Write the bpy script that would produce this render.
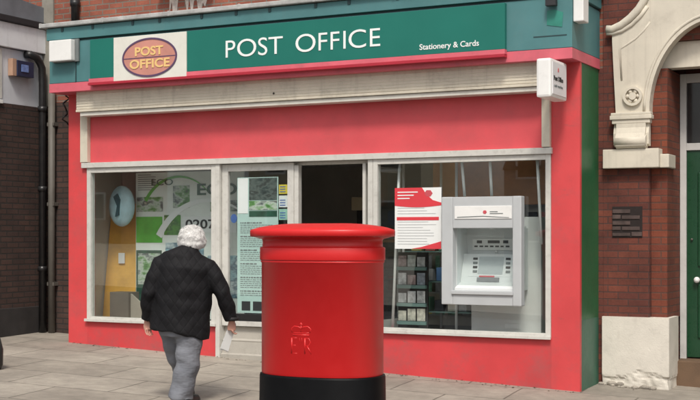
import bpy, bmesh, math, random
from mathutils import Vector, Matrix, noise
random.seed(7)
R = math.radians
for o in list(bpy.data.objects): bpy.data.objects.remove(o)
scene = bpy.context.scene
COL = scene.collection

# ------------------------------------------------------------------ camera
YAW = R(27.3)
cam_d = bpy.data.cameras.new('camera'); cam = bpy.data.objects.new('camera', cam_d); COL.objects.link(cam)
cam.location = (4.26, -12.85, 1.6)
cam.rotation_euler = (R(90), 0, YAW)
cam_d.sensor_width = 36; cam_d.lens = 36*1257/700; cam_d.shift_y = 35/700
cam_d.clip_end = 800
scene.camera = cam

# ------------------------------------------------------------------ sky, sun, exposure
w = bpy.data.worlds.new('World'); scene.world = w; w.use_nodes = True
nt = w.node_tree; nt.nodes.clear()
sky = nt.nodes.new('ShaderNodeTexSky'); sky.sky_type = 'NISHITA'; sky.sun_disc = False
sky.sun_elevation = R(52); sky.sun_rotation = R(157); sky.dust_density = 4.0; sky.air_density = 1.0
hs = nt.nodes.new('ShaderNodeHueSaturation'); hs.inputs['Saturation'].default_value = 0.28
bg = nt.nodes.new('ShaderNodeBackground'); bg.inputs['Strength'].default_value = 0.105
wo = nt.nodes.new('ShaderNodeOutputWorld')
nt.links.new(sky.outputs[0], hs.inputs['Color']); nt.links.new(hs.outputs[0], bg.inputs['Color']); nt.links.new(bg.outputs[0], wo.inputs[0])
sd = bpy.data.lights.new('sun', 'SUN'); sd.energy = 1.9; sd.angle = R(11); sd.color = (1, .93, .83)
sun = bpy.data.objects.new('sun', sd); COL.objects.link(sun)
sv = Vector((.26, -.60, .88))             # towards the sun: behind the camera, a little right
sun.rotation_euler = sv.to_track_quat('Z', 'Y').to_euler(); sun.location = (0, -6, 30)
scene.view_settings.view_transform = 'Standard'; scene.view_settings.look = 'None'
scene.view_settings.exposure = 0.40; scene.view_settings.gamma = 1.0; scene.view_settings.use_curve_mapping = False
scene.render.engine = 'CYCLES'
scene.cycles.max_bounces = 8; scene.cycles.transparent_max_bounces = 16

# ------------------------------------------------------------------ materials
def lin(r, g, b):
    f = lambda c: c/12.92 if c <= .04045 else ((c+.055)/1.055)**2.4
    return (f(r/255), f(g/255), f(b/255))
class NT:
    def __init__(s, name):
        s.m = bpy.data.materials.new(name); s.m.use_nodes = True
        s.t = s.m.node_tree; s.b = s.t.nodes['Principled BSDF']; s.out = s.t.nodes['Material Output']
    def n(s, kind, **kw):
        x = s.t.nodes.new('ShaderNode'+kind)
        for k, v in kw.items():
            if k in x.inputs: x.inputs[k].default_value = v
            else: setattr(x, k, v)
        return x
    def l(s, a, b): s.t.links.new(a, b)
    def noise(s, vec, scale, detail=5, rough=.6):
        x = s.n('TexNoise'); x.inputs['Scale'].default_value = scale; x.inputs['Detail'].default_value = detail
        x.inputs['Roughness'].default_value = rough; s.l(vec, x.inputs['Vector']); return x.outputs['Fac']
    def ramp(s, fac, a, b, ca=(0, 0, 0), cb=(1, 1, 1)):
        x = s.n('ValToRGB'); x.color_ramp.elements[0].position = a; x.color_ramp.elements[1].position = b
        x.color_ramp.elements[0].color = (*ca, 1); x.color_ramp.elements[1].color = (*cb, 1)
        s.l(fac, x.inputs[0]); return x.outputs[0]
    def mix(s, fac, a, b, mode='MIX'):
        x = s.n('Mix', data_type='RGBA', blend_type=mode)
        for sock, v in ((x.inputs[0], fac), (x.inputs[6], a), (x.inputs[7], b)):
            if isinstance(v, (int, float)): sock.default_value = v
            elif isinstance(v, tuple): sock.default_value = (*v, 1) if len(v) == 3 else v
            else: s.l(v, sock)
        return x.outputs[2]
    def bump(s, h, strength, dist=.01):
        x = s.n('Bump'); x.inputs['Strength'].default_value = strength; x.inputs['Distance'].default_value = dist
        s.l(h, x.inputs['Height']); s.l(x.outputs[0], s.b.inputs['Normal'])
CACHE = {}
def mat(name, col, rough=.6, var=.10, scale=2.5, bump=.0, metal=0, spec=.5, grime=0., grime_col=(.12, .10, .08), coat=0, streak=0.):
    if name in CACHE: return CACHE[name]
    k = NT(name); tc = k.n('TexCoord').outputs['Object']
    c = tuple(col)
    lo = tuple(x*(1-var) for x in c); hi = tuple(min(1, x*(1+var)) for x in c)
    n1 = k.noise(tc, scale, 6)
    cc = k.ramp(n1, .3, .7, lo, hi)
    if grime:
        n2 = k.noise(tc, scale*2.7, 8, .7)
        f = k.ramp(n2, .52, .78)
        f2 = k.mix(1.0, f, (grime, grime, grime), 'MULTIPLY')
        cc = k.mix(f2, cc, grime_col)
    if streak:
        mp = k.n('Mapping'); mp.inputs['Scale'].default_value = (14, 14, .7); k.l(tc, mp.inputs['Vector'])
        f = k.ramp(k.noise(mp.outputs[0], 1, 4, .6), .55, .8)
        cc = k.mix(k.mix(1.0, f, (streak,)*3, 'MULTIPLY'), cc, grime_col)
    k.l(cc, k.b.inputs['Base Color'])
    k.l(k.ramp(k.noise(tc, scale*4, 4), .2, .8, (max(0, rough-.1),)*3, (min(1, rough+.1),)*3), k.b.inputs['Roughness'])
    k.b.inputs['Metallic'].default_value = metal
    k.b.inputs['Specular IOR Level'].default_value = spec
    if coat: k.b.inputs['Coat Weight'].default_value = coat; k.b.inputs['Coat Roughness'].default_value = .12
    if bump: k.bump(k.noise(tc, 60, 4), bump, .004)
    CACHE[name] = k.m; return k.m
def brick(name, c1, c2, mortar, var=.35, bw=.225, rh=.075, ms=.010, bump=.5, soot=0.):
    k = NT(name); uv = k.n('UVMap').outputs[0]
    b = k.n('TexBrick'); b.inputs['Scale'].default_value = 1; b.inputs['Brick Width'].default_value = bw
    b.inputs['Row Height'].default_value = rh; b.inputs['Mortar Size'].default_value = ms; b.inputs['Mortar Smooth'].default_value = .2
    b.inputs['Bias'].default_value = 0
    b.inputs['Color1'].default_value = (*c1, 1); b.inputs['Color2'].default_value = (*c2, 1); b.inputs['Mortar'].default_value = (*mortar, 1)
    k.l(uv, b.inputs['Vector'])
    n1 = k.noise(uv, 3, 6); n2 = k.noise(uv, 45, 5)
    cc = k.mix(1.0, b.outputs['Color'], k.ramp(n1, .25, .75, (1-var,)*3, (1+var*.4,)*3), 'MULTIPLY')
    cc = k.mix(1.0, cc, k.ramp(n2, .2, .8, (.8,)*3, (1.15,)*3), 'MULTIPLY')
    if soot: cc = k.mix(k.mix(1.0, k.ramp(k.noise(uv, 1.1, 5), .35, .7), (soot,)*3, 'MULTIPLY'), cc, (.03, .025, .022))
    k.l(cc, k.b.inputs['Base Color']); k.b.inputs['Roughness'].default_value = .88
    inv = k.n('Math', operation='MULTIPLY_ADD'); inv.inputs[1].default_value = -1; inv.inputs[2].default_value = 1
    k.l(b.outputs['Fac'], inv.inputs[0])
    ad = k.n('Math', operation='MULTIPLY_ADD'); ad.inputs[1].default_value = .35
    k.l(n2, ad.inputs[0]); k.l(inv.outputs[0], ad.inputs[2])
    k.bump(ad.outputs[0], bump, .008)
    return k.m
def glass_mat():
    k = NT('window_glass'); k.t.nodes.remove(k.b)
    tr = k.n('BsdfTransparent'); tr.inputs[0].default_value = (.955, .98, .975, 1)
    gl = k.n('BsdfGlossy'); gl.inputs['Roughness'].default_value = .01; gl.inputs[0].default_value = (.95, .97, 1, 1)
    fr = k.n('Fresnel'); ge = k.n('NewGeometry'); io = k.n('Mix', data_type='FLOAT')      # same reflectance from both faces of the thin pane
    io.inputs[2].default_value = 1.72; io.inputs[3].default_value = 1/1.72; k.l(ge.outputs['Backfacing'], io.inputs[0]); k.l(io.outputs[0], fr.inputs[0])
    mx = k.n('MixShader'); k.l(fr.outputs[0], mx.inputs[0]); k.l(tr.outputs[0], mx.inputs[1]); k.l(gl.outputs[0], mx.inputs[2])
    k.l(mx.outputs[0], k.out.inputs[0]); return k.m
GLASS = glass_mat()
def paving_mat():
    k = NT('flagstones'); uv = k.n('UVMap').outputs[0]
    mp = k.n('Mapping'); mp.inputs['Rotation'].default_value = (0, 0, R(-5)); mp.inputs['Location'].default_value = (.25, .1, 0); k.l(uv, mp.inputs['Vector'])
    wn = k.n('TexNoise'); wn.inputs['Scale'].default_value = 1.3; wn.inputs['Detail'].default_value = 2; k.l(mp.outputs[0], wn.inputs['Vector'])
    ad = k.n('MixRGB', blend_type='LINEAR_LIGHT'); ad.inputs[0].default_value = .025; k.l(mp.outputs[0], ad.inputs[1]); k.l(wn.outputs['Color'], ad.inputs[2])
    b = k.n('TexBrick'); b.inputs['Scale'].default_value = 1; b.inputs['Brick Width'].default_value = 1.22; b.inputs['Row Height'].default_value = .78
    b.inputs['Mortar Size'].default_value = .011; b.inputs['Mortar Smooth'].default_value = .35; b.inputs['Bias'].default_value = -.1
    b.inputs['Color1'].default_value = (.335, .300, .255, 1); b.inputs['Color2'].default_value = (.42, .380, .325, 1); b.inputs['Mortar'].default_value = (.175, .155, .13, 1)
    k.l(ad.outputs[0], b.inputs['Vector'])
    n1 = k.noise(uv, .9, 6); n2 = k.noise(uv, 6, 8, .7); n3 = k.noise(uv, 90, 3)
    cc = k.mix(1.0, b.outputs['Color'], k.ramp(n1, .3, .7, (.66, .65, .64), (1.1, 1.1, 1.08)), 'MULTIPLY')
    cc = k.mix(1.0, cc, k.ramp(n2, .3, .75, (.72, .72, .73), (1.1, 1.1, 1.1)), 'MULTIPLY')
    cc = k.mix(1.0, cc, k.ramp(n3, .2, .8, (.88,)*3, (1.1,)*3), 'MULTIPLY')
    sp = k.ramp(k.noise(uv, 17, 2), .70, .73)          # trodden chewing gum and spots
    cc = k.mix(k.mix(1.0, sp, (.45,)*3, 'MULTIPLY'), cc, (.10, .095, .09))
    k.l(cc, k.b.inputs['Base Color']); k.b.inputs['Roughness'].default_value = .85
    inv = k.n('Math', operation='MULTIPLY_ADD'); inv.inputs[1].default_value = -1; inv.inputs[2].default_value = 1; k.l(b.outputs['Fac'], inv.inputs[0])
    a2 = k.n('Math', operation='MULTIPLY_ADD'); a2.inputs[1].default_value = .3; k.l(n2, a2.inputs[0]); k.l(inv.outputs[0], a2.inputs[2])
    k.bump(a2.outputs[0], .6, .01); return k.m
def pink_mat(name, col, dirt):
    # painted render: blotchy, with scuffs and splashed dirt spots
    k = NT(name); tc = k.n('TexCoord').outputs['Object']
    cc = k.ramp(k.noise(tc, 1.6, 6), .3, .7, tuple(x*.88 for x in col), tuple(min(1, x*1.1) for x in col))
    cc = k.mix(k.mix(1.0, k.ramp(k.noise(tc, 2.2, 8, .7), .48, .72), (dirt,)*3, 'MULTIPLY'), cc, (.30, .10, .10))
    mp = k.n('Mapping'); mp.inputs['Scale'].default_value = (1.2, 1.2, 6); k.l(tc, mp.inputs['Vector'])
    cc = k.mix(k.mix(1.0, k.ramp(k.noise(mp.outputs[0], 3, 8, .75), .62, .70), (dirt,)*3, 'MULTIPLY'), cc, (.22, .10, .09))
    k.l(cc, k.b.inputs['Base Color']); k.b.inputs['Roughness'].default_value = .5
    k.bump(k.noise(tc, 22, 6), .12, .006); return k.m

PINK = (.64, .064, .069)
M = dict(
    pave=paving_mat(),
    asphalt=mat('asphalt', (.055, .055, .057), .9, .25, 3, .5),
    kerb=mat('kerb_stone', (.30, .29, .27), .85, .15, 3, .3, grime=.4),
    soil=mat('bare_ground', (.10, .09, .07), .95, .3, .3),
    pink=pink_mat('pink_render', PINK, .45), pink_dirty=pink_mat('pink_render_worn', (.60, .054, .060), .7),
    pinkpanel=pink_mat('pink_panel', (.66, .082, .096), .2),
    pinktrim=mat('pink_trim', (.66, .13, .17), .5, .12, 2, grime=.3),
    redtrim=mat('red_trim', (.42, .02, .04), .45, .1),
    teal=mat('teal_paint', (.070, .195, .205), .5, .14, 1.5, .05, grime=.25, grime_col=(.12, .20, .20), streak=.25),
    tealdark=mat('teal_edge', (.02, .05, .055), .6, .1),
    green=mat('board_green', (.007, .155, .120), .38, .06, 1.5),
    shopgreen=mat('side_green', (.018, .120, .046), .45, .15, 2, grime=.35, grime_col=(.06, .09, .06)),
    doorgreen=mat('door_green', (.008, .055, .022), .3, .1, 3, coat=.3),
    white=mat('white_plastic', (.80, .80, .78), .4, .05, 3, grime=.12),
    lettering=mat('white_lettering', (.84, .86, .85), .5, .03),
    cream=mat('cream_metal', (.62, .575, .47), .5, .10, 3, grime=.3, streak=.3),
    frame=mat('frame_aluminium', (.58, .57, .53), .42, .08, 5, grime=.35, metal=0),
    coping=mat('lead_coping', (.42, .42, .41), .6, .25, 5, .3, grime=.6, grime_col=(.13, .13, .12)),
    stucco=mat('stucco', (.62, .57, .475), .8, .10, 2.2, .25, grime=.4, grime_col=(.33, .29, .24), streak=.3),
    plinth=mat('plinth_paint', (.66, .62, .545), .8, .10, 3, .5, grime=.35, grime_col=(.28, .26, .23)),
    bare=mat('bare_render', (.30, .27, .23), .95, .3, 9, .8),
    brickup=brick('house_brick', (.33, .105, .065), (.25, .075, .05), (.20, .16, .13), .4),
    brickpier=brick('pier_brick', (.185, .050, .030), (.120, .034, .025), (.085, .040, .033), .5, ms=.007),
    brickstep=brick('pier_brick_orange', (.22, .055, .026), (.155, .038, .022), (.115, .052, .036), .35, ms=.008),
    brickdark=brick('sooty_brick', (.095, .050, .038), (.062, .036, .030), (.035, .028, .024), .4, soot=.4),
    stone=mat('grey_stone', (.26, .245, .21), .85, .2, 3, .4, grime=.4),
    palegrey=mat('pale_grey_panel', (.60, .62, .66), .55, .06, 2, grime=.2, streak=.2),
    lead=mat('lead_roof', (.16, .17, .19), .55, .2, 3, .2), leaddark=mat('roof_edge', (.022, .022, .025), .6, .2),
    black=mat('black_plastic', (.012, .012, .013), .4, .2, 8), blackpipe=mat('black_iron', (.016, .016, .017), .38, .25, 6, grime=.2),
    greypipe=mat('grey_pipe', (.12, .11, .095), .6, .2, 4, grime=.4),
    red=mat('post_red', (.64, .015, .016), .40, .05, 2, .02, coat=.08), boxblack=mat('post_black', (.004, .004, .0045), .45, .2, 4, .05, spec=.14),
    atm=mat('machine_grey', (.47, .49, .50), .38, .05, 4, .02), atml=mat('machine_pale', (.68, .70, .70), .4, .05, 4),
    atmd=mat('machine_dark', (.20, .21, .22), .4, .08, 4), screen=mat('dark_screen', (.42, .46, .47), .15, .1, 4),
    paper=mat('paper', (.78, .80, .79), .6, .03), papergreen=mat('paper_mint', (.52, .68, .64), .6, .06, 3),
    noticered=mat('notice_red', (.66, .045, .06), .5, .06), noticepink=mat('notice_pink', (.55, .08, .10), .5, .05),
    ink=mat('ink', (.02, .022, .024), .6, .2), greyink=mat('grey_ink', (.16, .18, .18), .6, .2), blue=mat('sticker_blue', (.06, .14, .40), .5, .1), yellow=mat('sticker_yellow', (.75, .60, .06), .5, .1),
    leafgreen=mat('print_green', (.10, .42, .06), .5, .2, 5), darkgreen=mat('print_dark_green', (.02, .08, .05), .5, .4, 12), mint=mat('print_mint', (.35, .60, .50), .5, .15, 4),
    photo=mat('print_photo', (.06, .085, .08), .5, .85, 14), tan=mat('tan_board', (.72, .40, .08), .6, .2, 3), bluegrey=mat('pale_blue_plastic', (.40, .60, .66), .35, .25, 5),
    ovalfill=mat('oval_coral', (.56, .25, .20), .5, .10, 3, grime=.15), ovalline=mat('oval_edge', (.10, .055, .12), .5, .1), ovaltext=mat('oval_text', (.80, .55, .22), .5, .06),
    ovalsign=mat('sign_cream', (.72, .71, .64), .5, .04, 3, grime=.1),
    inwall=mat('shop_wall', (.55, .52, .46), .8, .1), infloor=mat('shop_floor', (.22, .22, .22), .5, .2, 4), inceil=mat('shop_ceiling', (.75, .74, .72), .8, .05),
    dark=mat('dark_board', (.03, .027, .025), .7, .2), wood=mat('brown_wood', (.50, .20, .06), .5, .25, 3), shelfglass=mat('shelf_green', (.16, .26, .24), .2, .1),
    stepc=mat('ramp_concrete', (.40, .375, .33), .85, .12, 3, .4, grime=.45, grime_col=(.2, .18, .15)), stepstone=mat('step_brown', (.14, .085, .05), .8, .2, 4, .4),
    skin=mat('skin', (.56, .30, .23), .5, .1, 14), hair=mat('white_hair', (.80, .79, .77), .7, .12, 30), shoe=mat('black_leather', (.015, .014, .014), .4, .2, 9),
    sill=mat('window_sill_white', (.62, .60, .56), .7, .15, 6, .2, grime=.5),
)
def jeans_mat():
    k = NT('faded_denim'); tc = k.n('TexCoord').outputs['Object']
    cc = k.ramp(k.noise(tc, 4, 3), .3, .7, (.15, .16, .185), (.21, .22, .245))
    k.l(cc, k.b.inputs['Base Color']); k.b.inputs['Roughness'].default_value = .85
    mp = k.n('Mapping'); mp.inputs['Scale'].default_value = (1, 1, 2.2); k.l(tc, mp.inputs['Vector'])
    k.bump(k.noise(mp.outputs[0], 7, 2), .55, .03); return k.m
def quilt_mat():
    k = NT('quilted_cloth'); tc = k.n('TexCoord').outputs['Object']
    s = k.n('SeparateXYZ'); k.l(tc, s.inputs[0])
    def wave(sign):
        a = k.n('Math', operation='MULTIPLY_ADD'); a.inputs[1].default_value = sign; k.l(s.outputs[2], a.inputs[0]); k.l(s.outputs[0], a.inputs[2])
        m = k.n('Math', operation='MULTIPLY'); m.inputs[1].default_value = math.pi/.085; k.l(a.outputs[0], m.inputs[0])
        q = k.n('Math', operation='SINE'); k.l(m.outputs[0], q.inputs[0]); ab = k.n('Math', operation='ABSOLUTE'); k.l(q.outputs[0], ab.inputs[0])
        pw = k.n('Math', operation='POWER'); pw.inputs[1].default_value = .35; k.l(ab.outputs[0], pw.inputs[0]); return pw.outputs[0]
    mu = k.n('Math', operation='MULTIPLY'); k.l(wave(.75), mu.inputs[0]); k.l(wave(-.75), mu.inputs[1])
    cc = k.ramp(k.noise(tc, 8, 5), .3, .7, (.0035, .0034, .0045), (.0065, .0062, .008))
    k.l(cc, k.b.inputs['Base Color']); k.b.inputs['Roughness'].default_value = .75; k.b.inputs['Specular IOR Level'].default_value = .3
    ad = k.n('Math', operation='MULTIPLY_ADD'); ad.inputs[1].default_value = .6; k.l(k.noise(tc, 10, 3), ad.inputs[0]); k.l(mu.outputs[0], ad.inputs[2])
    k.bump(ad.outputs[0], .5, .008); return k.m
M['jeans'] = jeans_mat(); M['quilt'] = quilt_mat()

# ------------------------------------------------------------------ mesh helpers
OFF = {}
class MB:
    def __init__(s): s.bm = bmesh.new()
    def add(s, verts, faces, smooth=False):
        vs = [s.bm.verts.new(v) for v in verts]
        for f in faces:
            try:
                fc = s.bm.faces.new([vs[i] for i in f]); fc.smooth = smooth
            except ValueError: pass
        return vs
    def box(s, x0, x1, y0, y1, z0, z1, bev=0., seg=2):
        t = bmesh.new()
        v = [t.verts.new((x, y, z)) for z in (z0, z1) for y in (y0, y1) for x in (x0, x1)]
        for f in ((0, 2, 3, 1), (4, 5, 7, 6), (0, 1, 5, 4), (2, 6, 7, 3), (0, 4, 6, 2), (1, 3, 7, 5)): t.faces.new([v[i] for i in f])
        if bev: bmesh.ops.bevel(t, geom=t.edges[:], offset=bev, segments=seg, affect='EDGES', profile=.6)
        s.merge(t); return s
    def merge(s, t):
        t.verts.index_update(); s.add([v.co.copy() for v in t.verts], [[v.index for v in f.verts] for f in t.faces]); t.free()
    def prism(s, pts, y0, y1, axis='y'):
        """outline pts (a,b) extruded along an axis; axis y: a=x,b=z; axis x: a=y,b=z; axis z: a=x,b=y"""
        def P(a, b, t): return {'y': (a, t, b), 'x': (t, a, b), 'z': (a, b, t)}[axis]
        n = len(pts)
        s.add([P(a, b, y0) for a, b in pts]+[P(a, b, y1) for a, b in pts],
              [list(range(n)), list(range(2*n-1, n-1, -1))]+[[i, i+n, (i+1) % n+n, (i+1) % n] for i in range(n)]); return s
    def tube(s, path, rad, n=14, flat=1.0, cap=True, side=None):
        path = [Vector(p) for p in path]
        if not isinstance(rad, (list, tuple)): rad = [rad]*len(path)
        rings = []; prev = None
        for i, p in enumerate(path):
            d = (path[min(i+1, len(path)-1)]-path[max(i-1, 0)]).normalized()
            ref = Vector(side) if side else Vector((0, 1, 0)) if abs(d.y) < .9 else Vector((1, 0, 0))
            a = ref.cross(d).normalized() if prev is None else (prev-d*prev.dot(d)).normalized()
            b = d.cross(a); prev = a
            r = rad[i]; ra, rb = r if isinstance(r, (list, tuple)) else (r, r*flat)
            rings.append([p+a*(ra*math.cos(2*math.pi*k/n))+b*(rb*math.sin(2*math.pi*k/n)) for k in range(n)])
        V = [v for r_ in rings for v in r_]; F = []
        for i in range(len(rings)-1):
            for k in range(n): F.append([i*n+k, i*n+(k+1) % n, (i+1)*n+(k+1) % n, (i+1)*n+k])
        vs = s.add(V, F, True)
        if cap:
            try: s.bm.faces.new(vs[:n][::-1]); s.bm.faces.new(vs[-n:])
            except ValueError: pass
        return s
    def ball(s, c, r, u=18, v=12, rot=None):
        r = r if isinstance(r, (list, tuple)) else (r, r, r)
        V = []; F = []
        for i in range(v+1):
            th = math.pi*i/v
            for k in range(u):
                ph = 2*math.pi*k/u
                q = Vector((r[0]*math.sin(th)*math.cos(ph), r[1]*math.sin(th)*math.sin(ph), r[2]*math.cos(th)))
                if rot: q = rot @ q
                V.append(Vector(c)+q)
        for i in range(v):
            for k in range(u): F.append([i*u+k, (i+1)*u+k, (i+1)*u+(k+1) % u, i*u+(k+1) % u])
        s.add(V, F, True); return s
    def disc(s, cx, cz, rx, rz, y0, y1, n=64):
        return s.prism([(cx+rx*math.cos(2*math.pi*i/n), cz+rz*math.sin(2*math.pi*i/n)) for i in range(n)], y0, y1)
    def ring(s, cx, cz, rx, rz, t, y0, y1, n=64):
        V = []; F = []
        for i in range(n):
            c, q = math.cos(2*math.pi*i/n), math.sin(2*math.pi*i/n)
            for (a, b) in ((rx, rz), (rx-t, rz-t)):
                V += [(cx+a*c, y0, cz+b*q), (cx+a*c, y1, cz+b*q)]
        for i in range(n):
            j = (i+1) % n; a, b = 4*i, 4*j
            F += [[a, b, b+2, a+2], [a, a+1, b+1, b], [a+2, b+2, b+3, a+3], [a+1, a+3, b+3, b+1]]
        s.add(V, F); return s
    def text(s, string, x0, x1, z0, z1, y, depth=.006, plane='y', bold=0., shear=0.):
        """built-in font, fitted to the given box; plane y: faces -Y, plane x: faces +X (x runs along +Y)"""
        cu = bpy.data.curves.new('lettering', 'FONT'); cu.body = string; cu.extrude = .5; cu.offset = bold; cu.resolution_u = 6; cu.shear = shear
        o = bpy.data.objects.new('lettering', cu); COL.objects.link(o)
        me = bpy.data.meshes.new_from_object(o.evaluated_get(bpy.context.evaluated_depsgraph_get()))
        bpy.data.objects.remove(o); bpy.data.curves.remove(cu)
        xs = [v.co.x for v in me.vertices]; ys = [v.co.y for v in me.vertices]; zs = [v.co.z for v in me.vertices]
        V = []
        for v in me.vertices:
            a = x0+(v.co.x-min(xs))/(max(xs)-min(xs))*(x1-x0); b = z0+(v.co.y-min(ys))/(max(ys)-min(ys))*(z1-z0)
            d = (v.co.z-min(zs))/(max(zs)-min(zs))*depth
            V.append((a, y-d, b) if plane == 'y' else (y+d, a, b))
        s.add(V, [list(p.vertices) for p in me.polygons]); bpy.data.meshes.remove(me); return s
    def build(s, name, m, parent=None, local=False, smooth=None, uv=True):
        bm = s.bm
        bmesh.ops.recalc_face_normals(bm, faces=bm.faces)
        if smooth is not None:
            for f in bm.faces: f.smooth = smooth
        if uv:
            L = bm.loops.layers.uv.new('UVMap')
            for f in bm.faces:
                n = f.normal; a = max(range(3), key=lambda i: abs(n[i]))
                for lp in f.loops:
                    c = lp.vert.co; lp[L].uv = ((c.y, c.z), (c.x, c.z), (c.x, c.y))[a]
        off = OFF.get(parent.name if parent else None, Vector((0, 0, 0)))
        if parent and not local: bmesh.ops.translate(bm, verts=bm.verts, vec=-off)
        me = bpy.data.meshes.new(name); bm.to_mesh(me); bm.free()
        me.materials.append(m)
        o = bpy.data.objects.new(name, me); COL.objects.link(o)
        if parent: o.parent = parent; OFF[o.name] = off
        return o
def box(name, m, parent, *a, bev=.004): return MB().box(*a, bev=bev).build(name, m, parent)
def thing(name, loc, label, cat, group=None, rot=0.):
    o = bpy.data.objects.new(name, None); COL.objects.link(o); o.empty_display_size = .2
    o.location = loc; o.rotation_euler = (0, 0, rot); OFF[o.name] = Vector(loc)
    o['label'] = label; o['category'] = cat
    if group: o['group'] = group
    return o
def structure(name, mb, m):
    o = mb.build(name, m); o['kind'] = 'structure'; return o
def remeshed(name, mb, voxel, m, parent, smooth_it=4, jitter=0., jscale=8.):
    o = mb.build(name, m, parent, local=True, uv=False)
    r = o.modifiers.new('r', 'REMESH'); r.mode = 'VOXEL'; r.voxel_size = voxel
    sm = o.modifiers.new('s', 'SMOOTH'); sm.factor = .5; sm.iterations = smooth_it
    bpy.context.view_layer.update()
    me = bpy.data.meshes.new_from_object(o.evaluated_get(bpy.context.evaluated_depsgraph_get()))
    o.modifiers.clear(); old = o.data; o.data = me; bpy.data.meshes.remove(old); me.name = name
    if not me.materials: me.materials.append(m)
    for p in me.polygons: p.use_smooth = True
    if jitter:
        ns = [v.normal.copy() for v in me.vertices]
        for v, n in zip(me.vertices, ns): v.co += n*jitter*noise.noise(v.co*jscale)
    return o

# ------------------------------------------------------------------ ground (the street falls to the right and towards the road)
def g(x, y):
    yy = max(y, -4.4)
    z = .19-.037*(x+6.1)+.025*yy
    if y < -4.4: z -= .12
    return z
def sheet(x0, x1, y0, y1, dz=0., f=g, nx=40, ny=6, yeval=None):
    b = MB(); V = []; F = []
    for j in range(ny+1):
        for i in range(nx+1):
            x = x0+(x1-x0)*i/nx; y = y0+(y1-y0)*j/ny
            V.append((x, y, f(x, y if yeval is None else yeval)+dz))
    for j in range(ny):
        for i in range(nx): F.append([j*(nx+1)+i, j*(nx+1)+i+1, (j+1)*(nx+1)+i+1, (j+1)*(nx+1)+i])
    b.add(V, F); return b
structure('ground', sheet(-150, 150, -150, 150, -.35, nx=10, ny=10, yeval=-5), M['soil'])
structure('pavement', sheet(-45, 45, -4.28, 3.0), M['pave'])
structure('road', sheet(-45, 45, -11.0, -4.42, 0, yeval=-5), M['asphalt'])
structure('far_pavement', sheet(-45, 45, -40.0, -11.14, .115, yeval=-5), M['pave'])
def kerb(y0, y1, top_y):
    b = MB()
    x = -45
    while x < 45:
        V = []
        for (xx) in (x+.003, x+.897):
            t = g(xx, -4.28)+.004
            V += [(xx, y0, t-.4), (xx, y1, t-.4), (xx, y0, t), (xx, y1, t)]
        b.add(V, [(0, 1, 3, 2), (4, 6, 7, 5), (0, 4, 5, 1), (2, 3, 7, 6), (0, 2, 6, 4), (1, 5, 7, 3)]); x += .9
    return b
structure('kerb', kerb(-4.42, -4.28, 0), M['kerb'])
structure('far_kerb', kerb(-11.14, -11.0, 0), M['kerb'])

# ------------------------------------------------------------------ the shop
shop = thing('shop_building', (-3.1, .35, 0), 'single-storey pink shopfront with teal fascia, cream shutter box and large windows', 'shop')
# front wall: piers and stallriser
b = MB(); b.box(-6.49, -6.18, 0, .155, -.6, 3.43); b.build('pier', M['pink'], shop)
b = MB(); b.box(-6.49, -6.47, .156, .70, -.6, 3.43); b.build('side_wall', M['pink'], shop)
b = MB(); b.box(.035, .348, 0, .06, -.6, 3.43); b.build('pier', M['pink'], shop)
b = MB(); b.box(-6.1795, -4.206, .0015, .155, -.6, .50); b.build('stallriser', M['pink_dirty'], shop)
b = MB(); b.box(-2.10, .0345, .0015, .16, -.6, .50); b.build('stallriser', M['pink_dirty'], shop)
b = MB(); b.box(.10, .345, .062, .698, -.6, 3.43, 0); b.build('side_wall', M['shopgreen'], shop)
box('side_wall_patch', mat('side_paler_green', (.045, .13, .085), .5, .2, 3, grime=.4, grime_col=(.1, .12, .1)), shop, .3445, .349, .07, .69, -.6, .70, bev=0)
# sign-like pink panel above the glazing, and its guides
box('panel', M['pinkpanel'], shop, -6.145, -.06, .012, .05, 2.53, 3.15)
box('shutter_guide', M['cream'], shop, -6.262, -6.147, -.05, .03, 2.535, 3.42)
box('shutter_guide', M['cream'], shop, -.058, .034, -.05, .03, 2.535, 3.42)
sb = MB(); sb.box(-6.20, .02, -.20, 0, 3.20, 3.425, .006); sb.box(-6.20, .02, -.212, -.002, 3.166, 3.196, .005)
for zz in (3.235, 3.27, 3.305, 3.34, 3.375): sb.box(-6.198, .018, -.2045, -.19, zz, zz+.012, .004)
shb = sb.build('shutter_box', M['cream'], shop)
box('bottom_rail', mat('cream_rail', (.62, .60, .54), .5, .08, 3, grime=.3), shb, -6.146, -.059, -.19, -.004, 3.115, 3.162)
MB().ball((-3.27, -.206, 3.255), .012, 10, 6).build('screw_head', M['black'], shb)
# fascia
fas = box('fascia', M['teal'], shop, -6.55, .356, -.30, .71, 3.535, 4.06, bev=.006)
tb = box('top_band', M['teal'], fas, -6.58, .376, -.325, .71, 4.085, 4.235)
box('groove', M['tealdark'], fas, -6.53, .34, -.285, .71, 4.058, 4.088, bev=0)
box('pink_strip', M['pinktrim'], fas, -6.553, .359, -.304, .71, 3.42, 3.532)
cb = MB()
cb.box(-6.66, .41, -.375, .715, 4.245, 4.30, .012)
x = -6.66
while x < .35: cb.box(x, x+.03, -.380, .71, 4.243, 4.306, .006); x += 1.0
cop = cb.build('coping', M['coping'], fas)
for i in range(13):
    xx = -6.3+i*.52+random.uniform(-.1, .1)
    MB().box(xx, xx+.035, -.336, -.324, 4.185, 4.235, .003).build('cable_clip', M['tealdark'], fas)
MB().prism([(.087, 3.78), (.25, 3.75), (.262, 3.90), (.17, 3.935), (.09, 3.93)], -.305, -.30).build('paint_patch', mat('patch_green', (.03, .22, .17), .5, .2, 4), fas)
box('dark_scuff', M['tealdark'], fas, -.06, .30, -.303, -.30, 3.66, 3.672, bev=0)
box('conduit', M['tealdark'], fas, -6.125, -6.112, -.31, -.30, 3.535, 3.79, bev=0)
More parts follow.
